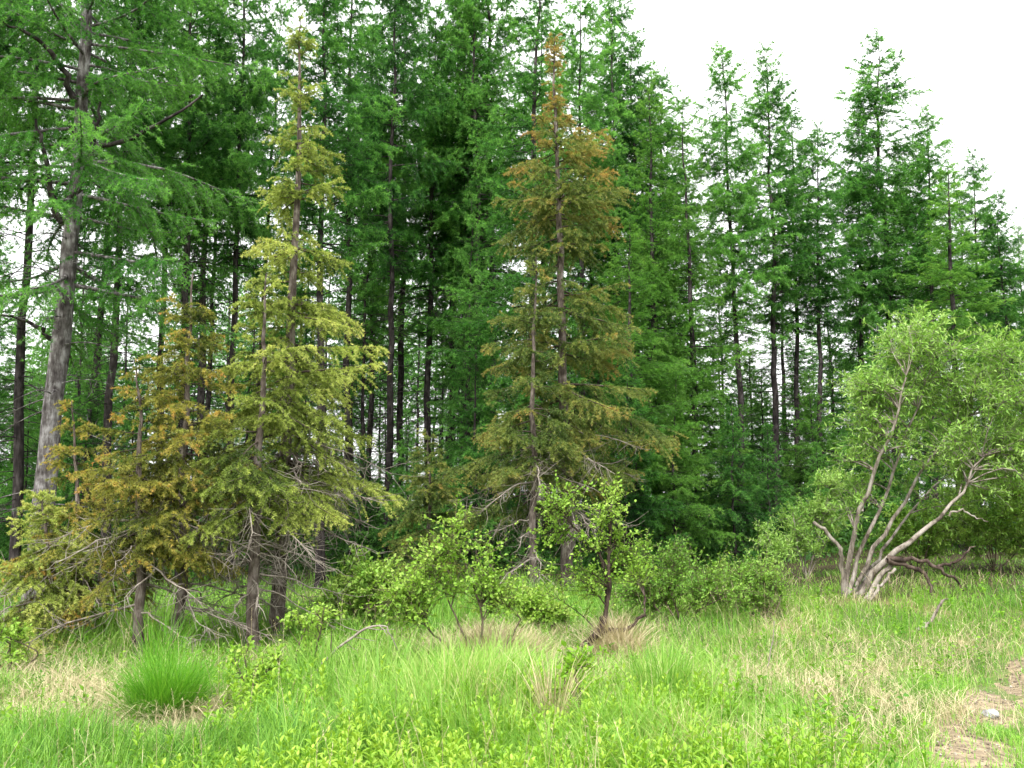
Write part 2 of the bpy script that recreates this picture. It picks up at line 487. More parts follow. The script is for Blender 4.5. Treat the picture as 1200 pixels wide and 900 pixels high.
def conifer(seed, H, hb, spread, profile, nbr, r0, needle, step, ntuft, tw_step, tw_len, elev, droop, upturn,
            lean=(0, 0), wob=0.1, dead=0, dead_to=None, dead_len=1.0, taper=0.9, gaps=0.15, mats=None, brown_top=0.0,
            tw_down=0.25, bare_leader=0.0, mode='larch', top_fill=0.0, side_bias=None, lmin=0.15, tier=0.0):
    """returns the meshes of one conifer: trunk, branches, crown. profile(t) gives crown radius share at height share t above hb."""
    rg = rng_(seed)
    c = trunk_line(H, rg, lean, wob, 24)
    zz = np.clip(c[:, 2], 0, H)
    rad = r0 * np.maximum(1 - zz / H, 0.0) ** taper + 0.006 + r0 * 0.22 * np.exp(-np.maximum(c[:, 2], 0) / (r0 * 1.6))
    at = Acc(); tubes(at, c, rad, 12, rough=0.04, rg=rg)
    ab, ac = Acc(), Acc()
    # ---- live branches
    t = np.sort(rg.random(nbr))
    if tier: t = t + tier * np.sin(t * 2 * pi * 9) / (9 * 2 * pi)
    t = np.clip(t, 0, 0.995) * (1 - bare_leader)
    z = hb + t * (H - hb)
    p0 = at_h(c, z)
    az = np.arange(nbr) * 2.399963 + rg.normal(size=nbr) * 0.5
    Lb = spread * profile(t) * rg.uniform(0.40, 1.15, nbr)
    if side_bias is not None:
        Lb *= 1 + side_bias[1] * np.cos(az - side_bias[0])
    keep = rg.random(nbr) > gaps * (1 - top_fill * ss(t, .52, .62))
    Lb = np.maximum(Lb, lmin)
    p0, az, Lb, t = p0[keep], az[keep], Lb[keep], t[keep]
    n = len(t)
    el = np.radians(np.interp(t, *elev) + rg.normal(size=n) * 8)
    k = 9
    s = np.linspace(0, 1, k)
    hd = np.stack([np.cos(az), np.sin(az), 0 * az], 1)
    sd = np.stack([-np.sin(az), np.cos(az), 0 * az], 1)
    wobb = rg.normal(size=(n, 1)) * 0.10 * np.sin(s * pi * rg.uniform(.7, 1.6, (n, 1)))
    B = p0[:, None] + Lb[:, None, None] * (hd[:, None] * (s * np.cos(el)[:, None])[..., None] + sd[:, None] * wobb[..., None])
    dr = droop * rg.uniform(.6, 1.4, (n, 1))
    B[..., 2] += Lb[:, None] * (s * np.sin(el)[:, None] - dr * s ** 2 + upturn * s ** 3)
    rb = np.interp(p0[:, 2], c[:, 2], rad) * 0.30
    rb = np.minimum(rb, 0.006 + 0.017 * Lb)[:, None] * (1 - s * 0.85)
    tubes(ab, B, rb, 5)
    # ---- twigs along the branches
    cnt = np.maximum((Lb / tw_step).astype(int), 3)
    idx = np.repeat(np.arange(n), cnt)
    u = rg.random(len(idx)) ** 0.85
    u = 0.10 + 0.90 * u
    fi = u * (k - 1)
    i0 = np.minimum(fi.astype(int), k - 2); fr = (fi - i0)[:, None]
    q0 = B[idx, i0] * (1 - fr) + B[idx, i0 + 1] * fr
    tg = unit(B[idx, i0 + 1] - B[idx, i0])
    sg = np.where(rg.random(len(idx)) < 0.5, -1.0, 1.0)[:, None]
    sdv = sd[idx] * sg
    a = np.radians(rg.uniform(25, 75, len(idx)))[:, None]
    td = unit(tg * np.cos(a) + sdv * np.sin(a) + np.array([0, 0, 1.0]) * (rg.normal(size=(len(idx), 1)) * 0.22 - tw_down * 0.4))
    tl = (tw_len * Lb[idx] * (1.08 - u) + 0.10) * rg.uniform(.5, 1.3, len(idx))
    tl = np.minimum(tl, 0.75)
    kk = 5
    st = np.linspace(0, 1, kk)
    Tw = q0[:, None] + td[:, None] * (tl[:, None] * st)[..., None]
    Tw[..., 2] -= (tw_down * tl * rg.uniform(.3, 1.6, len(idx)))[:, None] * st ** 2
    tubes(ab, Tw, (0.0035 * (1 - st * .6))[None] * np.ones((len(idx), 1)), 3)
    # the branch end itself is a twig too
    Tw = np.concatenate([Tw, B[:, -5:]]); tl = np.concatenate([tl, Lb * 0.5])
    tb = np.concatenate([u, np.full(n, 1.0)]); bid = np.concatenate([idx, np.arange(n)])
    # ---- needles on the twigs
    m = np.maximum((tl / step).astype(int), 2)
    ti = np.repeat(np.arange(len(tl)), m)
    w = rg.random(len(ti))
    fi = w * (kk - 1); i0 = np.minimum(fi.astype(int), kk - 2); fr = (fi - i0)[:, None]
    pc = Tw[ti, i0] * (1 - fr) + Tw[ti, i0 + 1] * fr
    tgt = unit(Tw[ti, i0 + 1] - Tw[ti, i0])
    pc = np.repeat(pc, ntuft, 0); tgt = np.repeat(tgt, ntuft, 0); ti2 = np.repeat(ti, ntuft); w2 = np.repeat(w, ntuft)
    N = len(pc)
    rd = unit(rg.normal(size=(N, 3)))
    fwd = 0.45 if mode == 'larch' else 0.9
    D = unit(rd + tgt * fwd + np.array([0, 0, 0.15]))
    ln = needle[0] * rg.uniform(.7, 1.3, N); wd = needle[1] * rg.uniform(.7, 1.3, N)
    tuft_v = np.repeat(rg.random(len(ti)), ntuft)
    bv = rg.random(n)[bid[ti2]]
    zt = (pc[:, 2] - hb) / max(H - hb, .1)
    var = 0.06 + 0.22 * tuft_v + 0.24 * bv + 0.46 * w2 * tb[ti2] + brown_top * ss(zt, 0.45, 0.9)  # tips yellower; lit tips and shaded inner needles also painted into this value
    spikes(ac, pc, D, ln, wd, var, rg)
    if DEBUG: print('conifer', seed, 'needles', N, 'twigs', len(tl))
    # ---- dead bare branches below the crown
    if dead:
        zd = rg.uniform(0.06 * H, (dead_to or hb * 1.25), dead)
        pd = at_h(c, zd)
        azd = rg.random(dead) * 2 * pi
        Ld = dead_len * rg.uniform(.35, 1.1, dead)
        hdv = np.stack([np.cos(azd), np.sin(azd), 0 * azd], 1)
        eld = np.radians(rg.normal(size=dead) * 12 + 2)
        sk = np.linspace(0, 1, 6)
        D0 = pd[:, None] + hdv[:, None] * (Ld[:, None] * sk * np.cos(eld)[:, None])[..., None]
        D0[..., 2] += Ld[:, None] * (np.sin(eld)[:, None] * sk - 0.22 * sk ** 2)
        tubes(ab, D0, (0.010 * (1 - sk * .8))[None] * (0.6 + 0.5 * Ld[:, None]), 4)
        ii = np.repeat(np.arange(dead), 6)
        f = rg.uniform(.25, 1, len(ii)) * 5; i0 = np.minimum(f.astype(int), 4); fr = (f - i0)[:, None]
        qd = D0[ii, i0] * (1 - fr) + D0[ii, i0 + 1] * fr
        dd = unit(hdv[ii] * .6 + rg.normal(size=(len(ii), 3)) * .6 + np.array([0, 0, -.15]))
        e = qd + dd * (Ld[ii] * rg.uniform(.15, .4, len(ii)))[:, None]
        tubes(ab, np.stack([qd, (qd + e) / 2 + rg.normal(size=qd.shape) * .02, e], 1), np.array([[.004, .003, .0015]]) * np.ones((len(ii), 1)), 3)
    bark, foliage = mats
    return (at.mesh('trunk', bark, True), ab.mesh('branches', M_BARK_B if mode == 'spruce' else bark, True), ac.mesh('crown', foliage))

def tree(name, meshes, loc, label, cat, group=None, scale=1.0, rot=0.0, tilt=(0, 0), sxy=None):
    root = empty(name, loc, label, cat, group)
    root.rotation_euler = (tilt[0], tilt[1], rot)
    root.scale = (scale * (sxy or 1), scale * (sxy or 1), scale)
    for nm, me in zip(('trunk', 'branches', 'crown'), meshes):
        part(nm, me, root)
    return root

def copy_tree(src, loc, label, group=None, scale=1.0, rot=0.0, tilt=(0, 0), sxy=None, crown_mat=None):
    r = src.copy(); COL.objects.link(r)
    r.location = loc; r.rotation_euler = (tilt[0], tilt[1], rot); r.scale = (scale * (sxy or 1), scale * (sxy or 1), scale)
    r['label'] = label
    if group: r['group'] = group
    for ch in src.children:
        c = ch.copy(); COL.objects.link(c); c.parent = r
        if crown_mat and c.name.startswith('crown'):
            c.material_slots[0].link = 'OBJECT'; c.material_slots[0].material = crown_mat
    return r

def height_for(top_py, Y, base_z):
    v = (450 - top_py) / F_PX
    return EYE + Y * tan(PITCH + atan(v)) - base_z
# profiles
pr_edge = lambda t: (0.55 + 0.45 * np.minimum(1, t / .22)) * (1.02 - t) ** 0.75
pr_tall = lambda t: (0.45 + 0.55 * np.minimum(1, t / .3)) * (1.03 - t) ** 0.55
EL_L = ([0, .25, .6, .85, 1], [-8, 2, 14, 32, 55])

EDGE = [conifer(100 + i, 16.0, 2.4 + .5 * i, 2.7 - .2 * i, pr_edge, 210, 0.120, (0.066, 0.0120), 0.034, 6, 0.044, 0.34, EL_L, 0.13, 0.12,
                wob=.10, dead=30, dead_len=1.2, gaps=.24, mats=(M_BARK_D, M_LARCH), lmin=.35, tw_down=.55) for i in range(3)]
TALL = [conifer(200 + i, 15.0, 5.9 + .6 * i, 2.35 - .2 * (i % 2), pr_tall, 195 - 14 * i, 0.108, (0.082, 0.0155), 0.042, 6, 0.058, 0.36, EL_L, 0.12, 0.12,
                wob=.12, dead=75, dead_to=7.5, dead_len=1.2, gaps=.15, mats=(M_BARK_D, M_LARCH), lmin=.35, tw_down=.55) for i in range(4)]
FAR = [conifer(300 + i, 15.0, 6.0, 1.9, pr_tall, 115, 0.080, (0.105, 0.030), 0.070, 5, 0.095, 0.34, EL_L, 0.12, 0.10,
               wob=.14, dead=80, dead_to=8.5, dead_len=1.3, gaps=.12, mats=(M_BARK_D, M_LARCH), lmin=.35, tw_down=.5) for i in range(3)]
YOUNG = [conifer(400 + i, 5.0, 0.35, 1.5, lambda t: (1.03 - t) ** .85, 130, 0.040, (0.058, 0.0120), 0.036, 6, 0.044, 0.38, EL_L, 0.15, 0.12,
                 wob=.06, gaps=.1, mats=(M_BARK_D, M_LARCH), lmin=.2, tw_down=.55) for i in range(2)]

R0 = rng_(77)
PROTO = {}
def larch(kind, i, px, Y, top, label, group=None, sxy=None, pale=False, lean_px=None, H=None, name='larch'):
    """a larch whose trunk meets the ground at px, forward distance Y, with its tip at height `top` of the photograph"""
    lib, h0 = {'edge': (EDGE, 16.0), 'tall': (TALL, 15.0), 'far': (FAR, 15.0), 'young': (YOUNG, 5.0)}[kind]
    b = ground_at(px, Y)
    h = H or height_for(top, Y, b[2])
    sc = h / h0
    tilt = (R0.normal() * .012, R0.normal() * .012)
    if lean_px is not None:                                      # where the tip stands across the picture
        d = Y * CP + (b[2] + h - EYE) * SP
        tilt = (tilt[0], atan(((lean_px - 600) / F_PX * d - b[0]) / h))
    rot = R0.random() * 6.283
    i = i % len(lib)
    if sxy is None: sxy = 1.0
    mat = M_LARCH_PALE if pale else None
    key = (kind, i)
    # rotate about the trunk first, then tilt: done with an Euler order that applies z first
    if key not in PROTO:
        r = PROTO[key] = tree(name, lib[i], b, label, 'tree', group, sc, rot, tilt, sxy)
        if mat:
            for c in r.children:
                if c.name.startswith('crown'):
                    c.material_slots[0].link = 'OBJECT'; c.material_slots[0].material = mat
    else:
        src = PROTO[key]
        r = copy_tree(src, b, label, group, sc, rot, tilt, sxy)
        for c in r.children:
            if c.name.startswith('crown'):
                c.material_slots[0].link = 'OBJECT'; c.material_slots[0].material = mat or M_LARCH
    if name != 'larch': r.name = name
    return r

# the big larch at the left edge, built on its own
bA = ground_at(36, 13.5)
A_me = conifer(11, 17.0, 4.2, 3.3, lambda t: (0.75 + .25 * np.minimum(1, t / .2)) * (1.03 - t) ** .7, 165, 0.152, (0.050, 0.0095), 0.030, 7, 0.042, 0.34,
               ([0, .25, .6, .85, 1], [-14, -2, 14, 32, 55]), 0.10, 0.12, lean=(0.35, 0.3), wob=.12, dead=30, dead_to=5.5, dead_len=1.3, gaps=.16, taper=1.15, tw_down=.5,
               mats=(M_BARK, M_LARCH), lmin=.3)
big_larch = tree('larch', A_me, bA, 'thick grey barked larch at the left edge, the stoutest trunk in the forest', 'tree')
for pth, ra in (([(72, 262), (60, 225), (52, 180), (44, 140)], .055), ([(74, 250), (98, 205), (112, 160), (120, 120)], .05), ([(88, 120), (70, 75), (40, 45), (5, 25)], .05),
                ([(82, 150), (120, 170), (180, 150), (240, 112)], .045), ([(62, 400), (40, 380), (10, 372), (-30, 365)], .035)):
    c_ = curve([P(x, y, bA[1] + .1 - .25 * q) for q, (x, y) in enumerate(pth)] - bA, 14)
    a_ = Acc(); tubes(a_, c_ + rng_(3).normal(size=(14, 3)) * .015, np.linspace(ra, ra * .3, 14), 7)
    part('limb', a_.mesh('limb', M_BARK_D, True), big_larch)

GE = 'larches along the forest edge'
larch('tall', 1, 118, 16.5, -70, 'tall dark larch close behind the thick grey larch at the left edge', GE)
larch('tall', 3, 212, 18.0, -90, 'full green larch rising behind the short browned spruces on the left', GE)
larch('tall', 2, 374, 16.5, -80, 'dark trunked larch directly behind the tall yellow spruce', GE)
larch('tall', 0, 500, 22.0, 12, 'larch with a dense narrow tip against the sky between two taller larches', GE, sxy=1.0)
larch('edge', 1, 624, 19.0, -50, 'broad larch behind the brown topped spruce, long boughs reaching right into the sky', GE, sxy=1.25)
larch('tall', 3, 690, 23.0, -25, 'tall larch just right of the broad larch behind the brown topped spruce', GE, sxy=.9)
larch('edge', 0, 772, 22.0, 88, 'pale feathery larch at the right shoulder of the tall stand', GE, pale=True, sxy=1.2)
larch('edge', 1, 818, 21.5, 118, 'light green larch beside the lone leaning trunk in the middle right', GE, pale=True, sxy=1.1)
larch('edge', 1, 728, 24.5, 12, 'larch on the falling shoulder of the tall stand, next to the tallest crowns', GE, sxy=1.05)
larch('tall', 2, 752, 25.5, 48, 'larch in the middle of the falling shoulder of the tall stand', GE, sxy=1.1)
larch('tall', 1, 796, 26.0, 92, 'larch filling the back of the shoulder behind the two pale feathery larches', GE, sxy=1.2)
larch('edge', 2, 1132, 20.0, 195, 'bright light green larch standing behind the big willow', GE, pale=True, sxy=1.75)
larch('edge', 1, 548, 20.5, 235, 'shaded larch with low layered boughs left of the brown topped spruce', GE, sxy=.95)
larch('edge', 0, 740, 19.5, 255, 'mid height light green larch right of the brown topped spruce', GE, pale=True, sxy=1.5)

GT = 'tall slender larches behind the willow'
larch('tall', 0, 872, 23.0, 62, 'lone slender larch with a leaning bare trunk and small tufted top', GT, lean_px=838)
larch('tall', 1, 914, 24.0, 58, 'slender larch with a pointed tip, left one of a close pair of trunks', GT, lean_px=893)
larch('tall', 2, 936, 25.0, 125, 'slender larch, right one of a close pair of trunks', GT, lean_px=922)
larch('tall', 3, 966, 24.5, 150, 'slim larch between the close pair of trunks and the tallest larch on the right', GT, lean_px=958)
larch('tall', 0, 1010, 26.0, 135, 'narrow dark larch just left of the tallest larch on the right', GT, lean_px=1004)
larch('tall', 1, 1054, 26.5, 55, 'tallest larch on the right with a thin bare tip and dark trunk', GT, sxy=1.3, lean_px=1046)
larch('tall', 2, 1098, 26.0, 140, 'larch just right of the tallest larch, sloping down the treetop line', GT, lean_px=1092)
larch('tall', 3, 1165, 26.0, 185, 'larch with a thin top right of the bright green larch behind the willow', GT)
larch('tall', 0, 1196, 25.0, 228, 'lower larch at the right edge of the treetop line', GT)

GB = 'second row of larches behind the willow'
for k, (px, Y, top) in enumerate([(1075, 31, 170), (1145, 31, 225), (1180, 29, 250), (1215, 30, 265), (1250, 28, 280), (1090, 28, 240)]):
    larch('edge' if k % 2 else 'tall', k, px, Y, top, 'larch in the second row behind the tall slender larches on the right', GB, sxy=1.15, pale=(k % 3 == 0))
GM = 'larch trunks in the middle of the forest'
for k, (px, Y, lab) in enumerate([
        (14, 18.5, 'dark larch trunk at the very left edge behind the thick grey larch'),
        (92, 19.5, 'straight dark larch trunk just right of the thick grey larch'),
        (186, 22, 'thin larch trunk above the short brown spruces, left one of three'),
        (228, 20.5, 'larch trunk with a naked spruce tip in front of it'),
        (268, 19.0, 'clearly seen straight larch trunk left of the tall yellow spruce'),
        (290, 24.0, 'thin larch trunk hard against the left side of the tall yellow spruce'),
        (410, 22.0, 'larch trunk just right of the tall yellow spruce'),
        (428, 25.0, 'thinner larch trunk second to the right of the tall yellow spruce'),
        (452, 20.5, 'dark larch trunk against a low gap of sky right of the yellow spruce'),
        (466, 24.5, 'thin larch trunk paired with a darker one by the low gap of sky'),
        (520, 23.0, 'larch trunk under the dense narrow treetop in the middle'),
        (542, 26.0, 'thin larch trunk between the dense narrow treetop and the bright pair of trunks'),
        (563, 21.5, 'left trunk of the bright sunlit pair in the upper middle'),
        (580, 22.5, 'right trunk of the bright sunlit pair in the upper middle'),
        (640, 27.0, 'larch trunk hidden close behind the brown topped spruce'),
        (716, 27.0, 'larch trunk behind the right boughs of the brown topped spruce')]):
    larch('tall', k + 1, px, Y, -40, lab, GM, H=R0.uniform(13.5, 17), sxy=.8 if px < 480 else .9)

GI = 'larches deep in the forest'
LI = 'slim dark larch among the many crowded deep in the shaded forest'
placed = []
tries = 0
while len(placed) < 150 and tries < 6000:
    tries += 1
    Y = 22 + 30 * R0.random() ** .9
    px = R0.uniform(-260, 1330)
    x = (px - 600) / F_PX * Y
    if px > 820 and (R0.random() > .14 or Y < 27): continue
    if any((x - a) ** 2 + (Y - b) ** 2 < 1.25 ** 2 for a, b in placed): continue
    placed.append((x, Y))
    h = R0.uniform(13.0, 16.5) if R0.random() < .15 else R0.uniform(8.5, 11.5)
    if px < 150: h = min(h, R0.uniform(8.5, 11.5))
    if px > 730: h = min(h, EYE + Y * tan(PITCH + atan((450 - np.interp(px, [730, 800, 1200, 1330], [200, 260, 330, 330])) / F_PX)))
    larch('far', len(placed), px, Y, 0, LI, GI, H=h)
for px, Y, top in [(-60, 27, 330), (5, 29, 370), (52, 31, 350), (105, 30, 380), (-130, 25, 330), (165, 33, 400), (300, 34, 440)]:
    larch('edge', px, px, Y, top, 'low bushy larch in the darkness behind the trunks on the left side of the forest', 'bushy larches in the dark on the left', sxy=1.7)
for px, Y, top in [(215, 36, 455), (262, 38, 440), (345, 35, 470), (392, 38, 480), (428, 36, 500), (470, 39, 470), (515, 36, 455), (560, 38, 440), (610, 36, 430), (660, 37, 420), (720, 36, 420)]:
    larch('edge', px, px, Y, top, 'low bushy larch seen far behind the trunks in the middle of the forest', 'bushy larches far behind the middle trunks', sxy=1.8)
for px, Y, top, lab in [(925, 31, 300, 'bushy larch far behind the close pair of trunks on the right'), (985, 32, 330, 'bushy larch far behind the trunks between the close pair and the willow'), (885, 33, 420, 'bushy larch far behind the lone leaning trunk')]:
    larch('edge', px, px, Y, top, lab, 'bushy larches far behind the willow', sxy=1.6)
# a few beyond the frame on both sides, nearer
for px, Y in [(-120, 16), (-60, 19), (-220, 20), (1260, 23), (1330, 21)]:
    larch('tall', int(px) % 4, px, Y, 0, 'larch standing just beyond the side of the view', 'larches beyond the view', H=9.0 if px > 0 else 16.0)

GY = 'young larches under the tall ones'
for k, (px, Y, top, lab, pale) in enumerate([
        (478, 18.5, 490, 'young larch with bright green low sprays left of the dark gap', False),
        (560, 19.0, 400, 'young dark larch in the shade left of the forked spruces', False),
        (735, 18.5, 420, 'young larch with drooping green boughs right of the brown topped spruce', False),
        (790, 19.5, 440, 'young light green larch behind the low rounded bush', True),
        (860, 20.5, 470, 'young larch at the foot of the lone leaning trunk', False),
        (905, 21.0, 500, 'young larch at the foot of the close pair of trunks', False),
        (700, 21.5, 330, 'young larch half hidden behind the brown topped spruce', False),
        (960, 21.5, 520, 'low young larch just behind the grey green bush by the willow', False),
        (90, 19.0, 430, 'young dark larch in deep shade right of the thick grey larch', False),
        (20, 21.0, 470, 'young dark larch in deep shade at the left edge', False),
        (250, 20.0, 480, 'young larch in the dark behind the leaning brown spruces', False),
        (420, 20.5, 520, 'young larch in the dark right of the tall yellow spruce', False),
        (1040, 22.5, 380, 'young larch behind the willow crown, left of the bright green larch', False),
        (880, 27.0, 415, 'young larch low in the gap behind the lone leaning trunk', True),
        (1015, 24.5, 425, 'young larch between the grey green bush and the willow crown', False),
        (955, 24.0, 440, 'young light green larch below the close pair of trunks', True),
        (820, 21.5, 400, 'young light green larch left of the lone leaning trunk', True),
        (-30, 23.0, 420, 'young larch in deep shade at the left border, half cut by the frame', False),
        (48, 25.5, 440, 'young larch right behind the base of the thick grey larch', False),
        (75, 24.0, 470, 'young dark larch between the thick grey larch and the rusty spruces', False),
        (150, 24.5, 450, 'young dark larch behind the rusty spruces', False),
        (320, 26.0, 470, 'young dark larch behind the trunks of the yellow spruces', False),
        (385, 25.0, 500, 'young dark larch in the shade right behind the tall yellow spruce', False),
        (450, 27.0, 500, 'young dark larch below the low gap of sky', False),
        (600, 26.0, 470, 'young dark larch behind the shorter olive spruce', False),
        (845, 24.5, 400, 'young larch in the gap left of the lone leaning trunk', False),
        (895, 25.5, 430, 'young larch between the lone leaning trunk and the close pair of trunks', False),
        (985, 26.0, 400, 'young larch standing in the gap right of the close pair of trunks', False),
        (935, 27.5, 410, 'young larch far behind the close pair of trunks', False),
        (1075, 28.0, 370, 'young larch far behind the willow under the tallest larch', False),
        (1190, 20.5, 420, 'young light green larch at the right edge behind the willow', True)]):
    larch('young', k, px, Y, top, lab, GY, pale=pale, sxy=1.1)

# ---------------------------------------------------------------- spruces
EL_S = ([0, .3, .7, 1], [-22, -10, 8, 45])
def spruce(seed, base, top_px, hb, spread, profile, nbr, r0, mat, label, dead=20, group=None, gaps=.25, bias=None, bare=0.0,
           brown=0.0, dead_to=None, dead_len=.8, needle=(0.030, 0.0062), step=0.0105, wob=.05, tw_step=.030, top_fill=0.0):
    tp = P(top_px[0], top_px[1], base[1])
    H = tp[2] - base[2]
    me = conifer(seed, H, hb, spread, profile, int(nbr * 1.25), r0 * .72, needle, step, 6, tw_step, .42, EL_S, .16, .12, lean=(tp[0] - base[0], 0), wob=wob,
                 dead=0, gaps=gaps, mats=(M_BARK_S, mat), side_bias=bias, bare_leader=bare, brown_top=brown, mode='spruce', top_fill=top_fill, tw_down=.35, taper=.85, lmin=.10, tier=.8)
    root = tree('spruce', me, base, label, 'tree', group)
    # dead grey boughs low on the stem, each its own part
    rg = rng_(seed + 1)
    c = trunk_line(H, rng_(seed), (tp[0] - base[0], 0), wob, 24)
    for k in range(dead):
        z = rg.uniform(.12 * H, dead_to or hb * 1.3)
        p0 = at_h(c, np.array(z))
        az = rg.random() * 6.283
        Ld = dead_len * rg.uniform(.5, 1.3)
        hd = np.array([cos(az), sin(az), 0])
        s = np.linspace(0, 1, 8)
        d = p0 + hd * (Ld * s)[:, None] + np.cumsum(rg.normal(size=(8, 3)) * .018, 0)
        d[:, 2] += Ld * (-.12 * s - .30 * s ** 2 + .12 * s ** 3) 
        d[0] = p0
        a = Acc(); tubes(a, d, .011 * (1 - s * .8) * (.7 + .5 * Ld), 5)
        nt_ = int(20 * Ld) + 5
        f = rg.uniform(.15, 1, nt_) * 7; i0 = np.minimum(f.astype(int), 6); fr = (f - i0)[:, None]
        q = d[i0] * (1 - fr) + d[i0 + 1] * fr
        dd = unit(hd * .5 + rg.normal(size=(nt_, 3)) * .55 + np.array([0, 0, -.35]))
        e = q + dd * (Ld * rg.uniform(.12, .40, nt_))[:, None]
        md = (q + e) / 2 + rg.normal(size=q.shape) * .02; md[:, 2] -= .02
        tubes(a, np.stack([q, md, e], 1), np.array([[.0038, .003, .0015]]) * np.ones((nt_, 1)), 3)
        part('dead_branch', a.mesh('dead_branch', M_TWIG, True), root)
    return root

def pts(*kv):
    xs, ys = zip(*kv)
    return lambda t: np.interp(t, xs, ys)

b = ground_px(324, 748)
spruce(501, b, (352, 22), 1.55, 1.20, pts((0, .75), (.08, .98), (.2, .85), (.35, .60), (.5, .50), (.65, .38), (.8, .25), (1, .07)), 160, .105, M_SPRUCE_Y,
       'tall yellow spruce on the left with a thin tapering spire', dead=36, gaps=.26, bias=(0.3, .15), dead_to=2.2, dead_len=.95)
b2 = ground_px(298, 764)
spruce(502, b2, (312, 320), 1.45, .98, pts((0, .9), (.2, 1), (.5, .7), (.8, .40), (1, .08)), 80, .085, M_SPRUCE_Y,
       'shorter yellow spruce with a bare grey lower trunk, leaning against the tall yellow spruce', dead=30, gaps=.42, dead_to=1.9, dead_len=.95)
b3 = ground_px(207, 768)
spruce(503, b3, (226, 320), 1.0, .78, pts((0, .9), (.25, 1), (.5, .8), (.75, .5), (1, .1)), 85, .07, M_SPRUCE_B,
       'brownish spruce with a thin naked leader, left of the tall yellow spruce', dead=14, gaps=.38, bare=.12, dead_to=1.5, dead_len=.8)
b4 = ground_px(161, 772)
spruce(504, b4, (160, 430), .9, .78, pts((0, .9), (.3, 1), (.6, .65), (1, .1)), 75, .07, M_SPRUCE_B,
       'rusty brown spruce between two other brown spruces on the left', dead=16, gaps=.42, dead_to=1.4, dead_len=1.0)
b5 = ground_px(100, 752)
spruce(505, b5, (84, 470), .55, .78, pts((0, 1), (.2, .9), (.45, .52), (.8, .36), (1, .1)), 75, .05, M_SPRUCE_B,
       'small rusty spruce with a narrow spiky top in front of the thick grey larch', dead=10, gaps=.35, dead_to=1.0, dead_len=.9)
b6 = ground_px(52, 762)
spruce(506, b6, (50, 575), .40, .80, pts((0, 1), (.35, .85), (.7, .5), (1, .12)), 70, .045, M_SPRUCE_Y,
       'lowest yellow brown spruce at the left edge, its boughs reaching near the grass', dead=8, gaps=.15, brown=.2, dead_to=.7, dead_len=.8)
c1 = ground_px(667, 700)
spruce(511, c1, (650, 42), 1.75, 1.62, pts((0, .70), (.08, .95), (.16, 1), (.27, .66), (.42, .52), (.52, .44), (.60, .60), (.71, .62), (.78, .44), (.81, .07), (1, .04)), 170, .125, M_SPRUCE_O,
       'tall olive spruce in the middle with a dense brown top and thin spike', dead=20, gaps=.46, bias=(1.25, .38), brown=.32, top_fill=.95, dead_to=2.6, dead_len=1.1,
       needle=(.036, .0078), step=.0125)
c2 = ground_px(624, 708)
spruce(512, c2, (628, 300), 1.3, 1.05, pts((0, .9), (.3, 1), (.6, .6), (1, .1)), 95, .075, M_SPRUCE_O,
       'shorter olive spruce with a thin trunk just left of the brown topped one', dead=16, gaps=.46, bias=(2.2, .35), dead_to=2.0, dead_len=1.0,
       needle=(.036, .0078), step=.0125)
c3 = ground_at(505, 16.5)
spruce(513, c3, (500, 505), .4, 1.0, pts((0, 1), (.5, .7), (1, .1)), 70, .05, M_SPRUCE_O,
       'low brownish olive spruce in the shade between the yellow spruce and the middle spruces', dead=6, gaps=.2, dead_to=.7, needle=(.036, .0085), step=.0135)

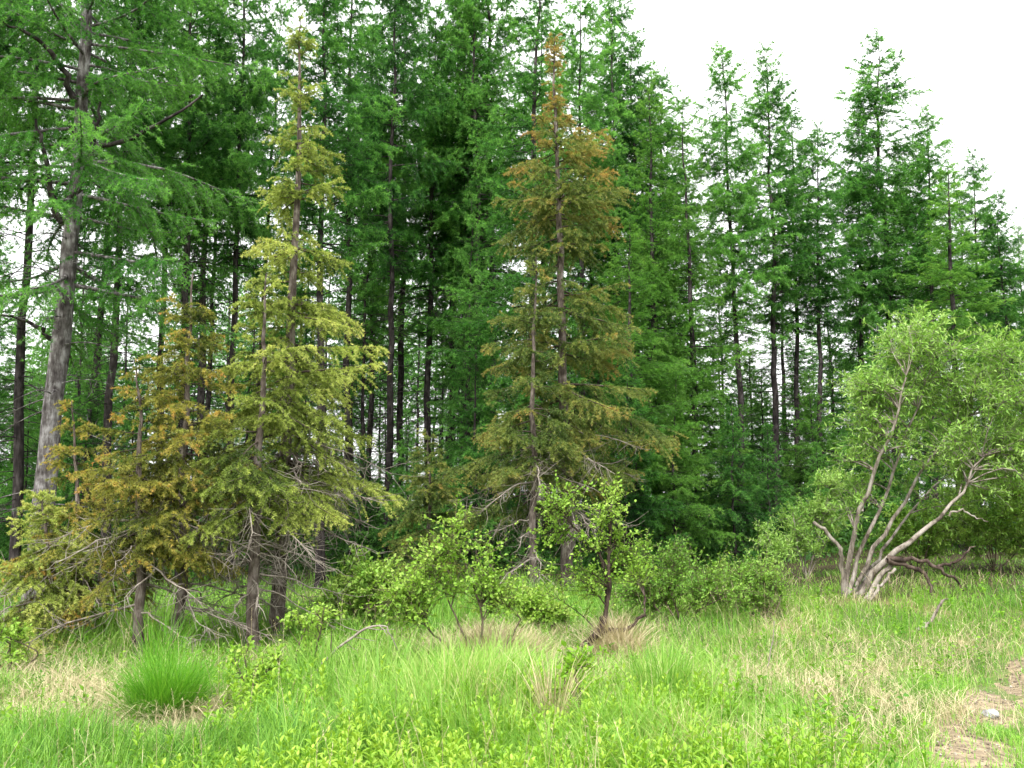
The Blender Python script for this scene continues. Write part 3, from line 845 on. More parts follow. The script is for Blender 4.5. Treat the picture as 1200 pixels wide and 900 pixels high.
# ---------------------------------------------------------------- broad leaved shrubs and the willow
def shrub(name, seed, base, stems, blobs, n_limb, n_twig, n_leaf, leaf, mat, bark, label, cat='bush', group=None, twig_len=.35, limb_r=.010,
          limb_part='branches', droop=0.0, extra=None, up=.25, leafmat_fold=.2, stem_name='stem'):
    """stems: [(polyline in world coords, r_base, r_tip)], blobs: [(centre, radii)] where the leafy twigs grow"""
    rg = rng_(seed)
    root = empty(name, base, label, cat, group)
    B = np.asarray(base)
    allp, allr = [], []
    for poly, ra, rb in stems:
        c = curve(np.asarray(poly) - B, 14)
        r = np.linspace(ra, rb, 14)
        a = Acc(); tubes(a, c + np.concatenate([[[0, 0, 0]], rg.normal(size=(13, 3)) * ra * (.45 if stem_name == 'trunk' else .25)]), r, 8, rough=.06, rg=rg, cap=True)
        part(stem_name, a.mesh(stem_name, bark, True), root)
        allp.append(c[4:]); allr.append(r[4:])
    allp, allr = np.concatenate(allp), np.concatenate(allr)
    vol = np.array([np.prod(rr) ** (2 / 3) for _, rr in blobs]); vol = vol / vol.sum()
    bi = rg.choice(len(blobs), n_limb, p=vol)
    d = unit(rg.normal(size=(n_limb, 3))) * (rg.random((n_limb, 1)) ** .5)
    tgt = np.array([blobs[i][0] for i in bi]) - B + d * np.array([blobs[i][1] for i in bi])
    dist = np.linalg.norm((tgt[:, None] - allp[None]) * np.array([1, 1, .8]), axis=2) + .6 * np.maximum(allp[None, :, 2] - tgt[:, None, 2] + .15, 0)
    j = dist.argmin(1)
    src = allp[j]
    k = 7
    s = np.linspace(0, 1, k)
    ln = np.linalg.norm(tgt - src, axis=1)
    Lm = src[:, None] * (1 - s)[:, None] + tgt[:, None] * s[:, None]
    Lm[..., 2] += (ln * up)[:, None] * np.sin(s * pi) * .5
    Lm += (rg.normal(size=(n_limb, 1, 3)) * .08 * ln[:, None, None]) * np.sin(s * pi)[:, None]
    ab, af = Acc(), Acc()
    tubes(ab, Lm, np.minimum(allr[j] * .7, limb_r)[:, None] * (1 - s * .75), 5)
    # leafy twigs
    idx = np.repeat(np.arange(n_limb), n_twig)
    u = .35 + .65 * rg.random(len(idx)) ** .8
    f = u * (k - 1); i0 = np.minimum(f.astype(int), k - 2); fr = (f - i0)[:, None]
    q = Lm[idx, i0] * (1 - fr) + Lm[idx, i0 + 1] * fr
    td = unit(unit(tgt - src)[idx] * .5 + unit(rg.normal(size=(len(idx), 3))) * .8 + np.array([0, 0, .25 - droop]))
    tl = twig_len * rg.uniform(.4, 1.2, len(idx))
    kk = 4; st = np.linspace(0, 1, kk)
    Tw = q[:, None] + td[:, None] * (tl[:, None] * st)[..., None]
    Tw[..., 2] -= (droop * tl)[:, None] * st ** 2
    tubes(ab, Tw, (.0032 * (1 - st * .6))[None] * np.ones((len(idx), 1)), 3)
    ti = np.repeat(np.arange(len(idx)), n_leaf)
    w = rg.random(len(ti)) * .95 + .05
    f = w * (kk - 1); i0 = np.minimum(f.astype(int), kk - 2); fr = (f - i0)[:, None]
    pc = Tw[ti, i0] * (1 - fr) + Tw[ti, i0 + 1] * fr
    tg = unit(Tw[ti, i0 + 1] - Tw[ti, i0])
    n = len(pc)
    D = unit(tg * .6 + unit(rg.normal(size=(n, 3))) * .9 + np.array([0, 0, .1]))
    Nn = unit(rg.normal(size=(n, 3)) * .6 + np.array([0, 0, 1.0]))
    sz = rg.uniform(.4, 1.4, n)
    var = .15 + .35 * rg.random(n) + .3 * rg.random(len(idx))[ti] + .2 * rg.random(n_limb)[idx[ti]]
    leaves(af, pc, D, Nn, leaf[0] * sz, leaf[1] * sz, var, fold=leafmat_fold)
    part(limb_part, ab.mesh(limb_part, bark, True), root)
    part('foliage', af.mesh('foliage', mat), root)
    if extra: extra(root, B)
    return root

# --- the big leaning willow on the right
WY = ground_px(992, 700)[1]
def wp(px, py, dy=0.0): return P(px, py, WY + dy)
w0 = ground_px(994, 702)
def V(*p): return [np.array(wp(*q)) for q in p]
wstems = [
    (V((988, 706, 0), (987, 670, -.05), (985, 645, -.1), (972, 628, -.1), (954, 614, -.15)), .036, .022),
    (V((990, 706, 0), (994, 650, 0), (1012, 595, -.1), (1032, 535, -.2), (1050, 490, -.3), (1062, 440, -.4)), .040, .011),
    (V((993, 706, .05), (1006, 650, .1), (1036, 585, .2), (1062, 510, .3), (1095, 420, .4)), .034, .010),
    (V((996, 706, .1), (1022, 650, .2), (1050, 605, .3), (1085, 545, .4), (1125, 495, .4), (1185, 470, .4)), .035, .010),
    (V((1000, 704, 0), (1030, 665, -.1), (1065, 632, -.2), (1098, 608, -.2), (1128, 575, -.1), (1150, 535, 0)), .050, .009),
    (V((1000, 706, .1), (1018, 672, .3), (1040, 640, .6), (1075, 590, .9), (1130, 540, 1.2)), .030, .010),
]
wblobs = [(wp(1035, 455, .2), (.62, .8, .62)), (wp(1078, 415, .4), (.62, .8, .55)), (wp(1135, 450, .3), (.8, .9, .55)), (wp(1195, 470, .1), (.9, .9, .8)),
          (wp(1020, 505, 0), (.5, .6, .65)), (wp(1000, 470, 0), (.4, .5, .4)), (wp(1070, 392, .2), (.22, .25, .16)), (wp(1165, 402, .2), (.3, .3, .25)), (wp(1110, 520, .4), (.9, .8, .8)), (wp(1180, 560, .4), (.8, .8, .7)), (wp(1235, 520, .3), (.8, .8, .9)), (wp(1060, 390, .1), (.45, .5, .35)),
          (wp(1010, 580, .3), (.35, .5, .35))]
def willow_extra(root, B):
    def limb(name, p, ra, rb, mat, seed, lab=None):
        rg = rng_(seed)
        c = curve(np.array(p) - B, 16) + rg.normal(size=(16, 3)) * .012
        a = Acc(); tubes(a, c, np.linspace(ra, rb, 16), 8, rough=.10, rg=rg, cap=True)
        o = part(name, a.mesh(name, mat, True), root)
        if lab: o['label'] = lab
        return o
    limb('dead_limb', V((1003, 722, -.35), (1020, 695, -.3), (1040, 665, -.25), (1048, 655, -.2)), .034, .038, M_WBARK, 1, 'short broken grey trunk propped at the base')
    limb('dead_limb', V((1010, 718, -.45), (1030, 690, -.4), (1048, 668, -.35)), .022, .02, M_WBARK, 2)
    limb('dead_limb', V((1036, 656, -.3), (1062, 662, -.35), (1082, 672, -.4), (1092, 690, -.4), (1097, 708, -.45)), .034, .014, M_DARKWOOD, 3, 'dark bare limb bending down into the grass')
    limb('dead_limb', V((1040, 655, -.3), (1075, 656, -.4), (1098, 665, -.5), (1118, 678, -.5), (1130, 692, -.5)), .032, .012, M_DARKWOOD, 4)
    limb('dead_limb', V((1098, 664, -.5), (1120, 658, -.5), (1132, 648, -.5), (1143, 638, -.5)), .022, .008, M_DARKWOOD, 5)
    limb('dead_limb', V((1112, 602, -.3), (1128, 598, -.35), (1142, 606, -.4), (1156, 612, -.4)), .016, .007, M_WBARK, 6)
shrub('willow', 601, w0, wstems, wblobs, 190, 16, 13, (.070, .018), M_WILLOW, M_WBARK,
      'large leaning willow with pale grey stems fanning out above the grass on the right', cat='tree', twig_len=.42, limb_r=.016, droop=.12, extra=willow_extra, stem_name='trunk')

def bush(seed, px, py, blobs, nl, label, mat=M_SHRUB, leaf=(.032, .021), ntw=12, nlf=13, group=None, stem_px=None, bark=M_REDSTEM, sr=.012, cat='bush', name='bush', twig=.22):
    """a shrub rooted at (px,py); blobs in photo pixels (px, py, half-width, half-height)"""
    b = ground_px(px, py) if py else ground_at(px, 17)
    Y = b[1]
    rg = rng_(seed)
    bl = []
    for (x, y, w, h) in blobs:
        k = Y / F_PX
        bl.append((P(x, y, Y + rg.normal() * .08), (w * k, (w + h) / 2 * k, h * k)))
    st = []
    for pth in (stem_px or []):
        n = len(pth)
        off = rg.normal() * .12
        st.append(([b - np.array([0, 0, .03])] + [P(x, y, Y + off * (i + 1) / n) for i, (x, y) in enumerate(pth)], sr, sr * .35))
    if not st:
        for (c, r) in bl:
            st.append(([b - np.array([0, 0, .03]), b * .5 + c * .5 + rg.normal(size=3) * .08, c + np.array([0, 0, r[2] * .4])], sr, sr * .35))
        for q in range(2):
            c, r = bl[q % len(bl)]
            e = c + rg.normal(size=3) * np.array(r) * .5
            st.append(([b - np.array([0, 0, .03]), b * .5 + e * .5 + rg.normal(size=3) * .08, e], sr * .8, sr * .3))
    return shrub(name, seed, b, st, bl, nl, ntw, nlf, leaf, mat, bark, label, cat=cat, group=group, twig_len=twig, limb_r=.007)

bush(701, 552, 800, [(535, 645, 26, 34), (495, 690, 38, 34), (560, 690, 34, 36), (470, 718, 26, 22), (592, 700, 20, 24), (532, 620, 10, 14), (505, 655, 18, 18), (575, 650, 14, 16)], 46,
     'bright yellow green birch bush in the middle with thin dark leaning stems',
     twig=.30, stem_px=[[(530, 765), (505, 740), (490, 715)], [(560, 760), (565, 720), (545, 660), (530, 625)], [(580, 770), (600, 745), (610, 725)], [(555, 770), (535, 725), (515, 680)]], sr=.014)
bush(702, 660, 776, [(660, 592, 30, 16), (705, 605, 34, 18), (650, 635, 34, 24), (690, 650, 30, 20), (735, 650, 32, 26), (640, 685, 24, 22), (752, 672, 30, 22), (730, 590, 22, 8), (690, 690, 22, 16)], 35,
     'small birch with a curved dark trunk and bright leaves before the middle spruces', twig=.30,
     stem_px=[[(688, 752), (707, 728), (711, 680), (700, 645), (672, 618)], [(690, 752), (709, 728), (713, 670), (714, 630), (716, 600)], [(705, 742), (735, 738), (752, 722), (756, 700)]],
     bark=M_DARKWOOD, sr=.030, cat='tree', name='birch_sapling')
bush(703, 800, 735, [(780, 680, 45, 38), (830, 690, 48, 34), (760, 660, 26, 22), (745, 695, 30, 28)], 75, 'wide rounded bush of small leaves right of the curved birch sapling', mat=M_SHRUB_D, leaf=(.033, .019), ntw=12, twig=.30)
bush(704, 875, 722, [(870, 685, 42, 32), (895, 690, 25, 26)], 45, 'low rounded bush at the right end of the thicket, nearest the willow', mat=M_SHRUB_D, leaf=(.033, .019), ntw=12, twig=.30)
bush(705, 425, 745, [(425, 690, 42, 38), (405, 705, 30, 28), (450, 700, 28, 30)], 60, 'round green bush between the yellow spruce and the birch bush', leaf=(.044, .026), mat=M_SHRUB_D)
bush(706, 305, 838, [(285, 775, 20, 20), (310, 790, 26, 20), (330, 770, 18, 18)], 13, 'small sparse sapling standing just right of the grass tussock', leaf=(.034, .022), ntw=7, nlf=9, twig=.13)
bush(707, 352, 800, [(360, 740, 28, 26), (380, 720, 20, 18), (345, 770, 16, 20)], 18, 'thin leafy sapling at the foot of the yellow spruces', leaf=(.034, .022), ntw=7, nlf=9, twig=.14)
bush(708, 945, 678, [(930, 620, 40, 40), (965, 600, 35, 35), (905, 650, 26, 22), (975, 570, 22, 20)], 80, 'grey green willow bush just left of the big willow', mat=M_WILLOW, leaf=(.055, .016), ntw=12, bark=M_WBARK)
bush(709, 1165, 668, [(1150, 580, 50, 45), (1190, 590, 40, 50), (1120, 620, 36, 32), (1215, 620, 40, 40), (1160, 635, 40, 22)], 110, 'dense green bush with dark stems behind the right side of the big willow', mat=M_SHRUB_D, leaf=(.05, .022), ntw=13, twig=.3)
bush(710, 1075, 672, [(1060, 630, 35, 30), (1095, 620, 30, 35)], 50, 'green bush seen through the stems of the big willow', mat=M_SHRUB_D, leaf=(.05, .024), ntw=11)
bush(711, 640, 742, [(625, 715, 25, 16), (655, 725, 20, 14)], 22, 'low leafy bush at the feet of the middle spruces', leaf=(.040, .024), ntw=9)
bush(712, 12, 792, [(5, 760, 22, 22), (22, 745, 12, 16)], 9, 'leafy sapling at the left edge below the lowest spruce', leaf=(.036, .022), ntw=7, twig=.14)
bush(713, 660, 858, [(662, 800, 20, 24), (672, 780, 12, 14)], 9, 'upright leafy sapling in the grass below the curved birch', leaf=(.050, .020), ntw=6, nlf=8, mat=M_HERB, twig=.14)

# ---------------------------------------------------------------- far undergrowth between the trunks: leaf clumps close to the ground
def undergrowth():
    rg = rng_(91); a = Acc()
    n = 900
    Y = 19 + 34 * rg.random(n); px = rg.uniform(-250, 1400, n)
    x = (px - 600) / F_PX * Y
    c = np.stack([x, Y, ground_z(x, Y)], 1)
    rr = rg.uniform(.35, .9, n); hh = rg.uniform(.3, 1.3, n) * (1 + .6 * (Y > 36))
    m = 75
    i = np.repeat(np.arange(n), m)
    d = unit(rg.normal(size=(len(i), 3))) * rg.random((len(i), 1)) ** .4
    p = c[i] + d * np.stack([rr[i], rr[i], hh[i] * .5], 1); p[:, 2] += hh[i] * .5
    D = unit(rg.normal(size=(len(i), 3)) + np.array([0, 0, .4]))
    s = rg.uniform(.07, .15, len(i))
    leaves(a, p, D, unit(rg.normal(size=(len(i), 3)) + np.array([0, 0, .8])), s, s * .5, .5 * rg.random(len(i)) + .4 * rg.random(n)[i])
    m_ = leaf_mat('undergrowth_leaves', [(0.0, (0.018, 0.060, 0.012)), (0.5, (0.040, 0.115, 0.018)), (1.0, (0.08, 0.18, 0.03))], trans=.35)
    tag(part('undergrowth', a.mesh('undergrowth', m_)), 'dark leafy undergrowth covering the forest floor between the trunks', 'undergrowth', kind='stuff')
undergrowth()

# ---------------------------------------------------------------- grass
def el(px, py, cx, cy, rx, ry):
    return np.clip(1.25 - np.hypot((px - cx) / rx, (py - cy) / ry), 0, 1) ** .7
def scatter(rg, n, y0, y1, pw=1.0, margin=260):
    Y = y0 + (y1 - y0) * rg.random(n) ** pw
    px = rg.uniform(-margin, 1200 + margin, n)
    x = (px - 600) / F_PX * (Y * CP - EYE * SP)
    p = np.stack([x, Y, ground_z(x, Y)], 1)
    return p
def straw_mask(p):
    px, py = project(p)
    s = np.zeros(len(p))
    for e in [(90, 835, 90, 40), (180, 860, 120, 30), (600, 765, 130, 28), (700, 790, 70, 40), (800, 770, 70, 40), (880, 790, 60, 40), (985, 765, 48, 18), (1030, 800, 34, 20), (1110, 785, 36, 16), (930, 765, 40, 16), (1060, 775, 40, 14), (960, 820, 30, 16),
              (1050, 830, 25, 14), (1140, 760, 35, 14), (1120, 850, 22, 26), (750, 745, 60, 22), (40, 790, 60, 30), (900, 740, 50, 18), (650, 850, 30, 40)]:
        s = np.maximum(s, el(px, py, *e))
    s = s * (.45 + .85 * vnoise(p[:, 0], p[:, 1], 2.6))
    return np.clip(s + .35 * (vnoise(p[:, 0], p[:, 1], 1.1) > .68), 0, 1)

def grass():
    rg = rng_(21)
    a = Acc()
    p = np.concatenate([scatter(rg, 150000, 3.6, 9.0), scatter(rg, 130000, 9.0, 17.0), scatter(rg, 30000, 17.0, 24.0)])
    st = straw_mask(p)
    fo = ss(p[:, 1] + .25 * p[:, 0], 13.0, 17.0)
    clump = vnoise(p[:, 0], p[:, 1], 1.6)
    pd = path_dist(p[:, 0], p[:, 1])
    dens = (1 - .72 * st) * (1 - .55 * fo) * (.35 + 1.0 * clump) * np.maximum(.05, ss(pd, .10, .36))
    k = rg.random(len(p)) < dens
    p, st, fo, clump = p[k], st[k], fo[k], clump[k]
    px, py = project(p)
    n = len(p)
    tall = .15 + .24 * vnoise(p[:, 0], p[:, 1], .9) + .20 * el(px, py, 520, 830, 190, 45) + .14 * el(px, py, 820, 800, 120, 40) + .10 * el(px, py, 500, 880, 420, 50)
    right = ss(px, 820, 980)
    tall = tall * (1 - .58 * right) * (1 - .3 * fo) * (1 - .35 * st)
    h = tall * rg.uniform(.35, 1.3, n)
    h *= .55 + .9 * vnoise(p[:, 0], p[:, 1], 2.7)
    h *= 1 - .45 * (1 - ss(p[:, 1], 4.0, 5.5))
    h *= 1 - .5 * el(px, py, 300, 765, 75, 30)
    h *= 1 - .55 * el(px, py, 190, 840, 130, 55)
    w = rg.uniform(.0035, .0075, n) * (1 + .07 * np.maximum(p[:, 1] - 8, 0))
    ang = rg.random(n) * 2 * pi
    ang = np.where(rg.random(n) < .35, 2 * pi * vnoise(p[:, 0], p[:, 1], .7) + rg.normal(size=n) * .5, ang)
    bend = rg.beta(1.6, 1.8, n) * 1.15
    var = .02 + .62 * rg.random(n) ** 1.2 + .45 * vnoise(p[:, 0], p[:, 1], .55) - .18 * fo
    blades(a, p, h, w, ang, bend, var, rg)
    tag(part('grass', a.mesh('grass', M_GRASS)), 'tall soft green grass covering the meadow in front of the forest', 'grass', kind='stuff')
    # dry straw: last year's blades lying flat
    a = Acc()
    p = np.concatenate([scatter(rg, 130000, 3.8, 9.0), scatter(rg, 70000, 9.0, 16.0)])
    st = straw_mask(p)
    pd = path_dist(p[:, 0], p[:, 1])
    k = rg.random(len(p)) < np.clip(st * 1.0 + .05, 0, 1) * (.16 + .84 * ss(pd, .10, .36)) * (1 - .35 * (p[:, 0] > 1.2))
    p = p[k]; n = len(p)
    h = rg.uniform(.08, .30, n); w = rg.uniform(.002, .0042, n) * (1 + .06 * np.maximum(p[:, 1] - 8, 0))
    blades(a, p + np.array([0, 0, .01]), h, w, rg.random(n) * 2 * pi, rg.uniform(.85, 1.25, n), .1 + .8 * rg.random(n), rg)
    tag(part('dry_grass', a.mesh('dry_grass', M_STRAW)), 'matted straw coloured dry grass lying in patches among the green', 'dry grass', kind='stuff')
grass()
def seed_stems():
    rg = rng_(27); a = Acc()
    p = scatter(rg, 1500, 4.6, 13.0)
    p = p[rg.random(len(p)) < .15 + .85 * vnoise(p[:, 0], p[:, 1], .8)]
    n = len(p); h = rg.uniform(.30, .62, n); az = rg.random(n) * 6.283; ln = rg.uniform(.02, .45, n)
    s = np.linspace(0, 1, 6)
    C = p[:, None] + np.stack([np.cos(az)[:, None] * ln[:, None] * s ** 2, np.sin(az)[:, None] * ln[:, None] * s ** 2, np.ones((n, 1)) * s * (1 - .2 * ln[:, None] * s)], -1) * h[:, None, None]
    v = rg.random(n)
    tubes(a, C, np.array([[.0016, .0015, .0013, .0011, .0009, .0006]]) * np.ones((n, 1)), 3, var=v)
    m = 12; i = np.repeat(np.arange(n), m); f = rg.uniform(.74, 1.0, len(i)) * 5; i0 = np.minimum(f.astype(int), 4); fr = (f - i0)[:, None]
    q = C[i, i0] * (1 - fr) + C[i, i0 + 1] * fr
    spikes(a, q, unit(rg.normal(size=q.shape) * .6 + np.array([0, 0, 1.0])), rg.uniform(.012, .028, len(i)), rg.uniform(.002, .004, len(i)), v[i], rg)
    tag(part('seed_stems', a.mesh('seed_stems', M_STRAW)), 'thin pale grass stems with seed heads standing above the meadow', 'grass stems', kind='stuff')
seed_stems()

def herbs():
    """bright broad leaved herbs filling the foreground"""
    rg = rng_(33)
    p = scatter(rg, 5200, 3.7, 8.2, margin=80)
    px, py = project(p)
    m = np.maximum.reduce([el(px, py, 560, 905, 330, 50), el(px, py, 700, 870, 170, 35), el(px, py, 330, 865, 80, 25), el(px, py, 550, 970, 330, 85), el(px, py, 780, 940, 200, 60)])
    m = m * (1.5 * vnoise(p[:, 0], p[:, 1], 1.9) - .15) 
    p = p[rg.random(len(p)) < m * 1.35]
    n = len(p)
    H = rg.uniform(.20, .40, n) * (.55 + .8 * vnoise(p[:, 0], p[:, 1], 1.4))
    H *= 1 - .35 * (1 - ss(p[:, 1], 4.2, 5.6))
    az = rg.random(n) * 2 * pi; ln = rg.uniform(0, .25, n)
    topd = np.stack([np.cos(az) * ln, np.sin(az) * ln, np.ones(n)], 1)
    s = np.linspace(0, 1, 4)
    St = p[:, None] + topd[:, None] * (H[:, None] * s)[..., None]
    a = Acc()
    tubes(a, St, np.array([[.0035, .003, .0025, .0015]]) * np.ones((n, 1)), 4, var=.25)
    K = 15
    i = np.repeat(np.arange(n), K)
    j = np.tile(np.arange(K), n)
    f = .22 + .78 * (j + rg.random(len(i))) / K
    c = p[i] + topd[i] * (H[i] * f)[:, None]
    phi = j * 2.4 + az[i] + rg.normal(size=len(i)) * .25
    elv = np.radians(15 + 45 * f + rg.normal(size=len(i)) * 12)
    D = np.stack([np.cos(phi) * np.cos(elv), np.sin(phi) * np.cos(elv), np.sin(elv)], 1)
    Nn = np.stack([-np.cos(phi) * np.sin(elv), -np.sin(phi) * np.sin(elv), np.cos(elv)], 1) + rg.normal(size=(len(i), 3)) * .15
    sz = (.026 + .034 * np.sin(np.clip(f, 0, 1) * pi * .85)) * rg.uniform(.75, 1.2, len(i))
    leaves(a, c, D, unit(Nn), sz, sz * rg.uniform(.34, .46, n)[i], .15 + .35 * f + .3 * rg.random(n)[i] + .2 * rg.random(len(i)), fold=.22, curl=.22)
    # small rosettes and seedlings mixed through the whole meadow
    p = scatter(rg, 9000, 4.2, 14.0)
    p = p[rg.random(len(p)) < (.25 + .75 * vnoise(p[:, 0], p[:, 1], 1.3)) * ss(path_dist(p[:, 0], p[:, 1]), .22, .5)]
    n = len(p); K = 7
    i = np.repeat(np.arange(n), K); j = np.tile(np.arange(K), n)
    az = rg.random(n) * 6.283; H = rg.uniform(.04, .26, n)
    phi = j * 2.4 + az[i]; elv = np.radians(rg.uniform(5, 65, len(i)))
    D = np.stack([np.cos(phi) * np.cos(elv), np.sin(phi) * np.cos(elv), np.sin(elv)], 1)
    c = p[i] + np.array([0, 0, 1.0]) * (H[i] * (.3 + .7 * j / K))[:, None]
    sz = rg.uniform(.018, .055, n)[i] * rg.uniform(.7, 1.2, len(i))
    tubes(a, np.stack([p, p + np.array([0, 0, 1.0]) * H[:, None]], 1), np.full((n, 2), .0018), 3, var=.2)
    leaves(a, c, D, unit(np.array([0, 0, 1.0]) + rg.normal(size=(len(i), 3)) * .4), sz, sz * rg.uniform(.3, .7, n)[i], -.05 + .55 * rg.random(n)[i] + .15 * rg.random(len(i)))
    tag(part('herbs', a.mesh('herbs', M_HERB)), 'bright yellow green leafy herbs filling the foreground and dotted through the meadow', 'herbs', kind='stuff')
herbs()

def tussock(name, seed, px, py, n, r, h, mat, label, spread=.9, dry=0, cat='grass tussock', bend=(.25, 1.05), mound=0.0, wmul=1.0, lobes=0):
    rg = rng_(seed)
    b = ground_px(px, py)
    root = empty(name, b, label, cat)
    def mk(nm, k, hh, mt, bnd, rr=r):
        a = Acc()
        rad = rr * np.sqrt(rg.random(k)); th = rg.random(k) * 2 * pi
        q = np.stack([rad * np.cos(th), rad * np.sin(th), mound * (1 - (rad / rr) ** 2) * .8], 1)
        if lobes:
            lb = rg.integers(0, lobes, k)
            lc = rg.normal(size=(lobes, 2)) * rr * .42 * np.array([1.25, .8]); lh = rg.uniform(.6, 1.12, lobes)
            q[:, :2] = q[:, :2] * .62 + lc[lb]
            hh = hh * lh[lb]
            th = np.where(rg.random(k) < .5, th, np.arctan2(q[:, 1], q[:, 0]))
        q[:, 2] += ground_z(q[:, 0] + b[0], q[:, 1] + b[1]) - b[2] - .01
        bl = rg.uniform(*bnd, k) * (.35 + .65 * rad / rr) if nm == 'blades' else rg.uniform(*bnd, k)
        blades(a, q, hh * rg.uniform(.35, 1.2, k), rg.uniform(.003, .0055, k) * wmul, th + rg.normal(size=k) * (.8 if mound == 0 else 1.6), bl, .15 + .7 * rg.random(k), rg)
        part(nm, a.mesh(nm, mt), root)
    mk('blades', n, h, mat, bend)
    if dry: mk('dead_blades', dry, h * .75, M_STRAW, (.9, 1.3), r * 1.15)
    return root
tussock('grass_tussock', 41, 190, 852, 3600, .24, .50, M_TUSSOCK, 'dense dome shaped green grass tussock at the lower left', dry=900, lobes=7)
tussock('tall_grass_clump', 42, 187, 800, 260, .12, .62, M_TUSSOCK, 'tuft of taller upright blades just behind the green tussock', bend=(.05, .8))
tussock('dry_grass_hummock', 43, 575, 785, 3000, .55, .34, M_STRAW, 'broad straw coloured hummock of dry grass below the birch bush', bend=(.8, 1.3), mound=.16, wmul=1.2)
tussock('dry_grass_hummock', 44, 725, 778, 900, .30, .36, M_STRAW, 'tan tuft of hanging dry grass right of the curved birch trunk', bend=(.8, 1.3), mound=.25, wmul=1.3)
tussock('dry_grass_clump', 45, 648, 872, 130, .08, .62, M_STRAW, 'slender clump of pale dry stalks standing in the foreground', bend=(.2, .9), wmul=1.6)
tussock('tall_grass_clump', 46, 775, 830, 500, .22, .50, M_GRASS, 'lush blue green grass clump right of the foreground dry stalks', bend=(.2, .8), wmul=1.5)

# ---------------------------------------------------------------- sticks, stone
def stick(name, seed, path_px, Y, ra, rb, mat, label, cat, twigs=4, tl=.25):
    rg = rng_(seed)
    p = np.array([P(x, y, Y + (q[0] if q else 0)) for x, y, *q in path_px])
    b = p[0].copy()
    c = curve(p - b, 16) + rg.normal(size=(16, 3)) * ra * .25
    a = Acc(); tubes(a, c, np.linspace(ra, rb, 16), 7, rough=.08, rg=rg, cap=True)
    o = empty(name, b, label, cat)
    part('stem', a.mesh('stem', mat, True), o)
    if twigs:
        a = Acc()
        i = rg.integers(4, 16, twigs)
        d = unit(unit(np.gradient(c, axis=0))[i] * .7 + rg.normal(size=(twigs, 3)) * .6)
        e = c[i] + d * (tl * rg.uniform(.4, 1.2, twigs))[:, None]
        tubes(a, np.stack([c[i], (c[i] + e) / 2 + rg.normal(size=e.shape) * .015, e], 1), np.array([[rb * .9, rb * .6, rb * .3]]) * np.ones((twigs, 1)), 5)
        part('twigs', a.mesh('twigs', mat, True), o)
    return o
Yb = ground_px(360, 805)[1]
stick('fallen_branch', 51, [(358, 806), (378, 778), (405, 752), (430, 737), (450, 733), (458, 745)], Yb, .014, .006, M_TWIG, 'bare grey branch arching out of the grass below the yellow spruces', 'branch', 6)
Yb = ground_px(1085, 742)[1]
stick('fallen_branch', 52, [(1074, 738), (1086, 734), (1094, 722), (1105, 704)], Yb, .020, .016, M_WBARK, 'short pale broken branch lying in the grass below the willow', 'branch', 3, .12)
Yb = ground_px(255, 860)[1]
stick('fallen_branch', 53, [(240, 842), (248, 853), (256, 862)], Yb, .012, .010, M_DARKWOOD, 'small dark stick poking up right of the grass tussock', 'branch', 0)
Yb = ground_px(897, 795)[1]
stick('dead_stalk', 54, [(897, 797), (902, 770), (906, 748), (908, 728)], Yb, .008, .003, M_TWIG, 'thin upright dead stalk in the middle right grass', 'stalk', 3, .12)
Yb = ground_px(828, 775)[1]
stick('dead_stalk', 55, [(828, 776), (824, 762), (822, 745)], Yb, .007, .003, M_DARKWOOD, 'short dark dead twig standing beside the low rounded bushes', 'stalk', 2, .1)
Yb = ground_px(695, 757)[1]
stick('rotten_log', 56, [(684, 758, -.05), (694, 748, 0), (704, 738, 0), (708, 727, .05)], Yb, .055, .05, M_DARKWOOD, 'dark rotten leaning stub at the foot of the curved birch sapling', 'log', 0)

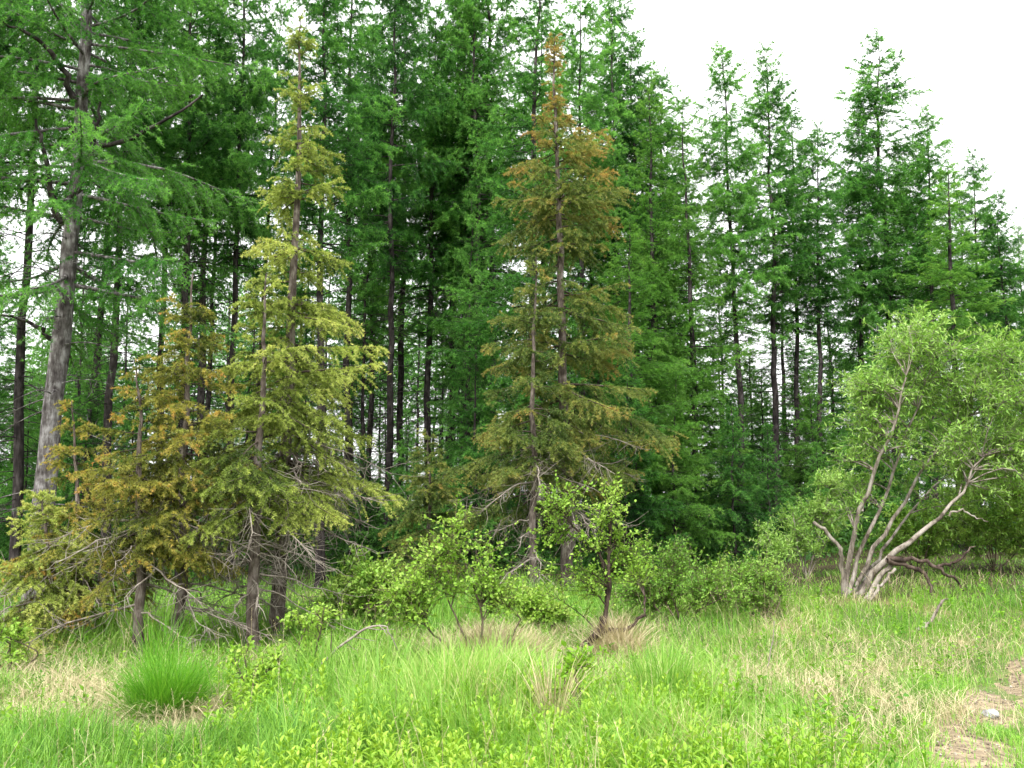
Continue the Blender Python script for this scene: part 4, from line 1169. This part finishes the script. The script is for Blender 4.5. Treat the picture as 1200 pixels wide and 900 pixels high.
def litter():
    """crumbs of soil and small grit on the track"""
    rg = rng_(63); a = Acc()
    c = curve(PATH, 200); n = 1500
    k = rg.integers(0, 200, n)
    p = c[k] + np.stack([rg.normal(size=n) * .17, rg.normal(size=n) * .05, np.zeros(n)], 1)
    p[:, 2] = ground_z(p[:, 0], p[:, 1]) + .014
    sz = rg.uniform(.003, .012, n) * (1 + 1.2 * (rg.random(n) > .95))
    oc = np.array([[1, 0, 0], [0, 1, 0], [-1, 0, 0], [0, -1, 0], [0, 0, .7], [0, 0, -.7]], float)
    V_ = p[:, None] + (oc[None] * rg.uniform(.6, 1.3, (n, 6, 1))) * sz[:, None, None]
    t = np.array([[0, 1, 4], [1, 2, 4], [2, 3, 4], [3, 0, 4], [1, 0, 5], [2, 1, 5], [3, 2, 5], [0, 3, 5]])
    a.add(V_.reshape(-1, 3), (np.arange(n)[:, None, None] * 6 + t[None]).reshape(-1, 3), np.repeat(rg.random(n), 6))
    m, tt = new_mat('soil_crumbs')
    at = tt.nodes.new('ShaderNodeAttribute'); at.attribute_name = 'var'
    rp = ramp(tt, [(0, (.06, .045, .03)), (.7, (.19, .15, .105)), (1, (.34, .31, .27))])
    pb = tt.nodes.new('ShaderNodeBsdfPrincipled'); pb.inputs['Roughness'].default_value = .95
    o = tt.nodes.new('ShaderNodeOutputMaterial')
    tt.links.new(at.outputs['Fac'], rp.inputs['Fac']); tt.links.new(rp.outputs['Color'], pb.inputs['Base Color']); tt.links.new(pb.outputs[0], o.inputs['Surface'])
    tag(part('grit', a.mesh('grit', m)), 'crumbs of soil and grit scattered on the bare track', 'grit', kind='stuff')
litter()

def stone():
    rg = rng_(61)
    b = ground_px(1161, 842)
    import bmesh
    bm = bmesh.new(); bmesh.ops.create_icosphere(bm, subdivisions=3, radius=1)
    for v in bm.verts:
        n = 1 + .18 * sin(v.co.x * 3.1 + 1) * cos(v.co.y * 2.7) + .08 * sin(v.co.z * 6 + v.co.x * 5)
        v.co = (v.co.x * .070 * n, v.co.y * .06 * n, v.co.z * .034 * n)
    me = bpy.data.meshes.new('stone'); bm.to_mesh(me); bm.free()
    m = bark_mat('pale_stone', (.16, .155, .155), (.30, .30, .31), (.45, .45, .47), scale=30, bump=.6, stretch=1)
    me.materials.append(m)
    for f in me.polygons: f.use_smooth = True
    o = part('stone', me, None, b + np.array([0, 0, .032]))
    tag(o, 'pale flat stone lying on the bare soil of the track', 'stone')
stone()
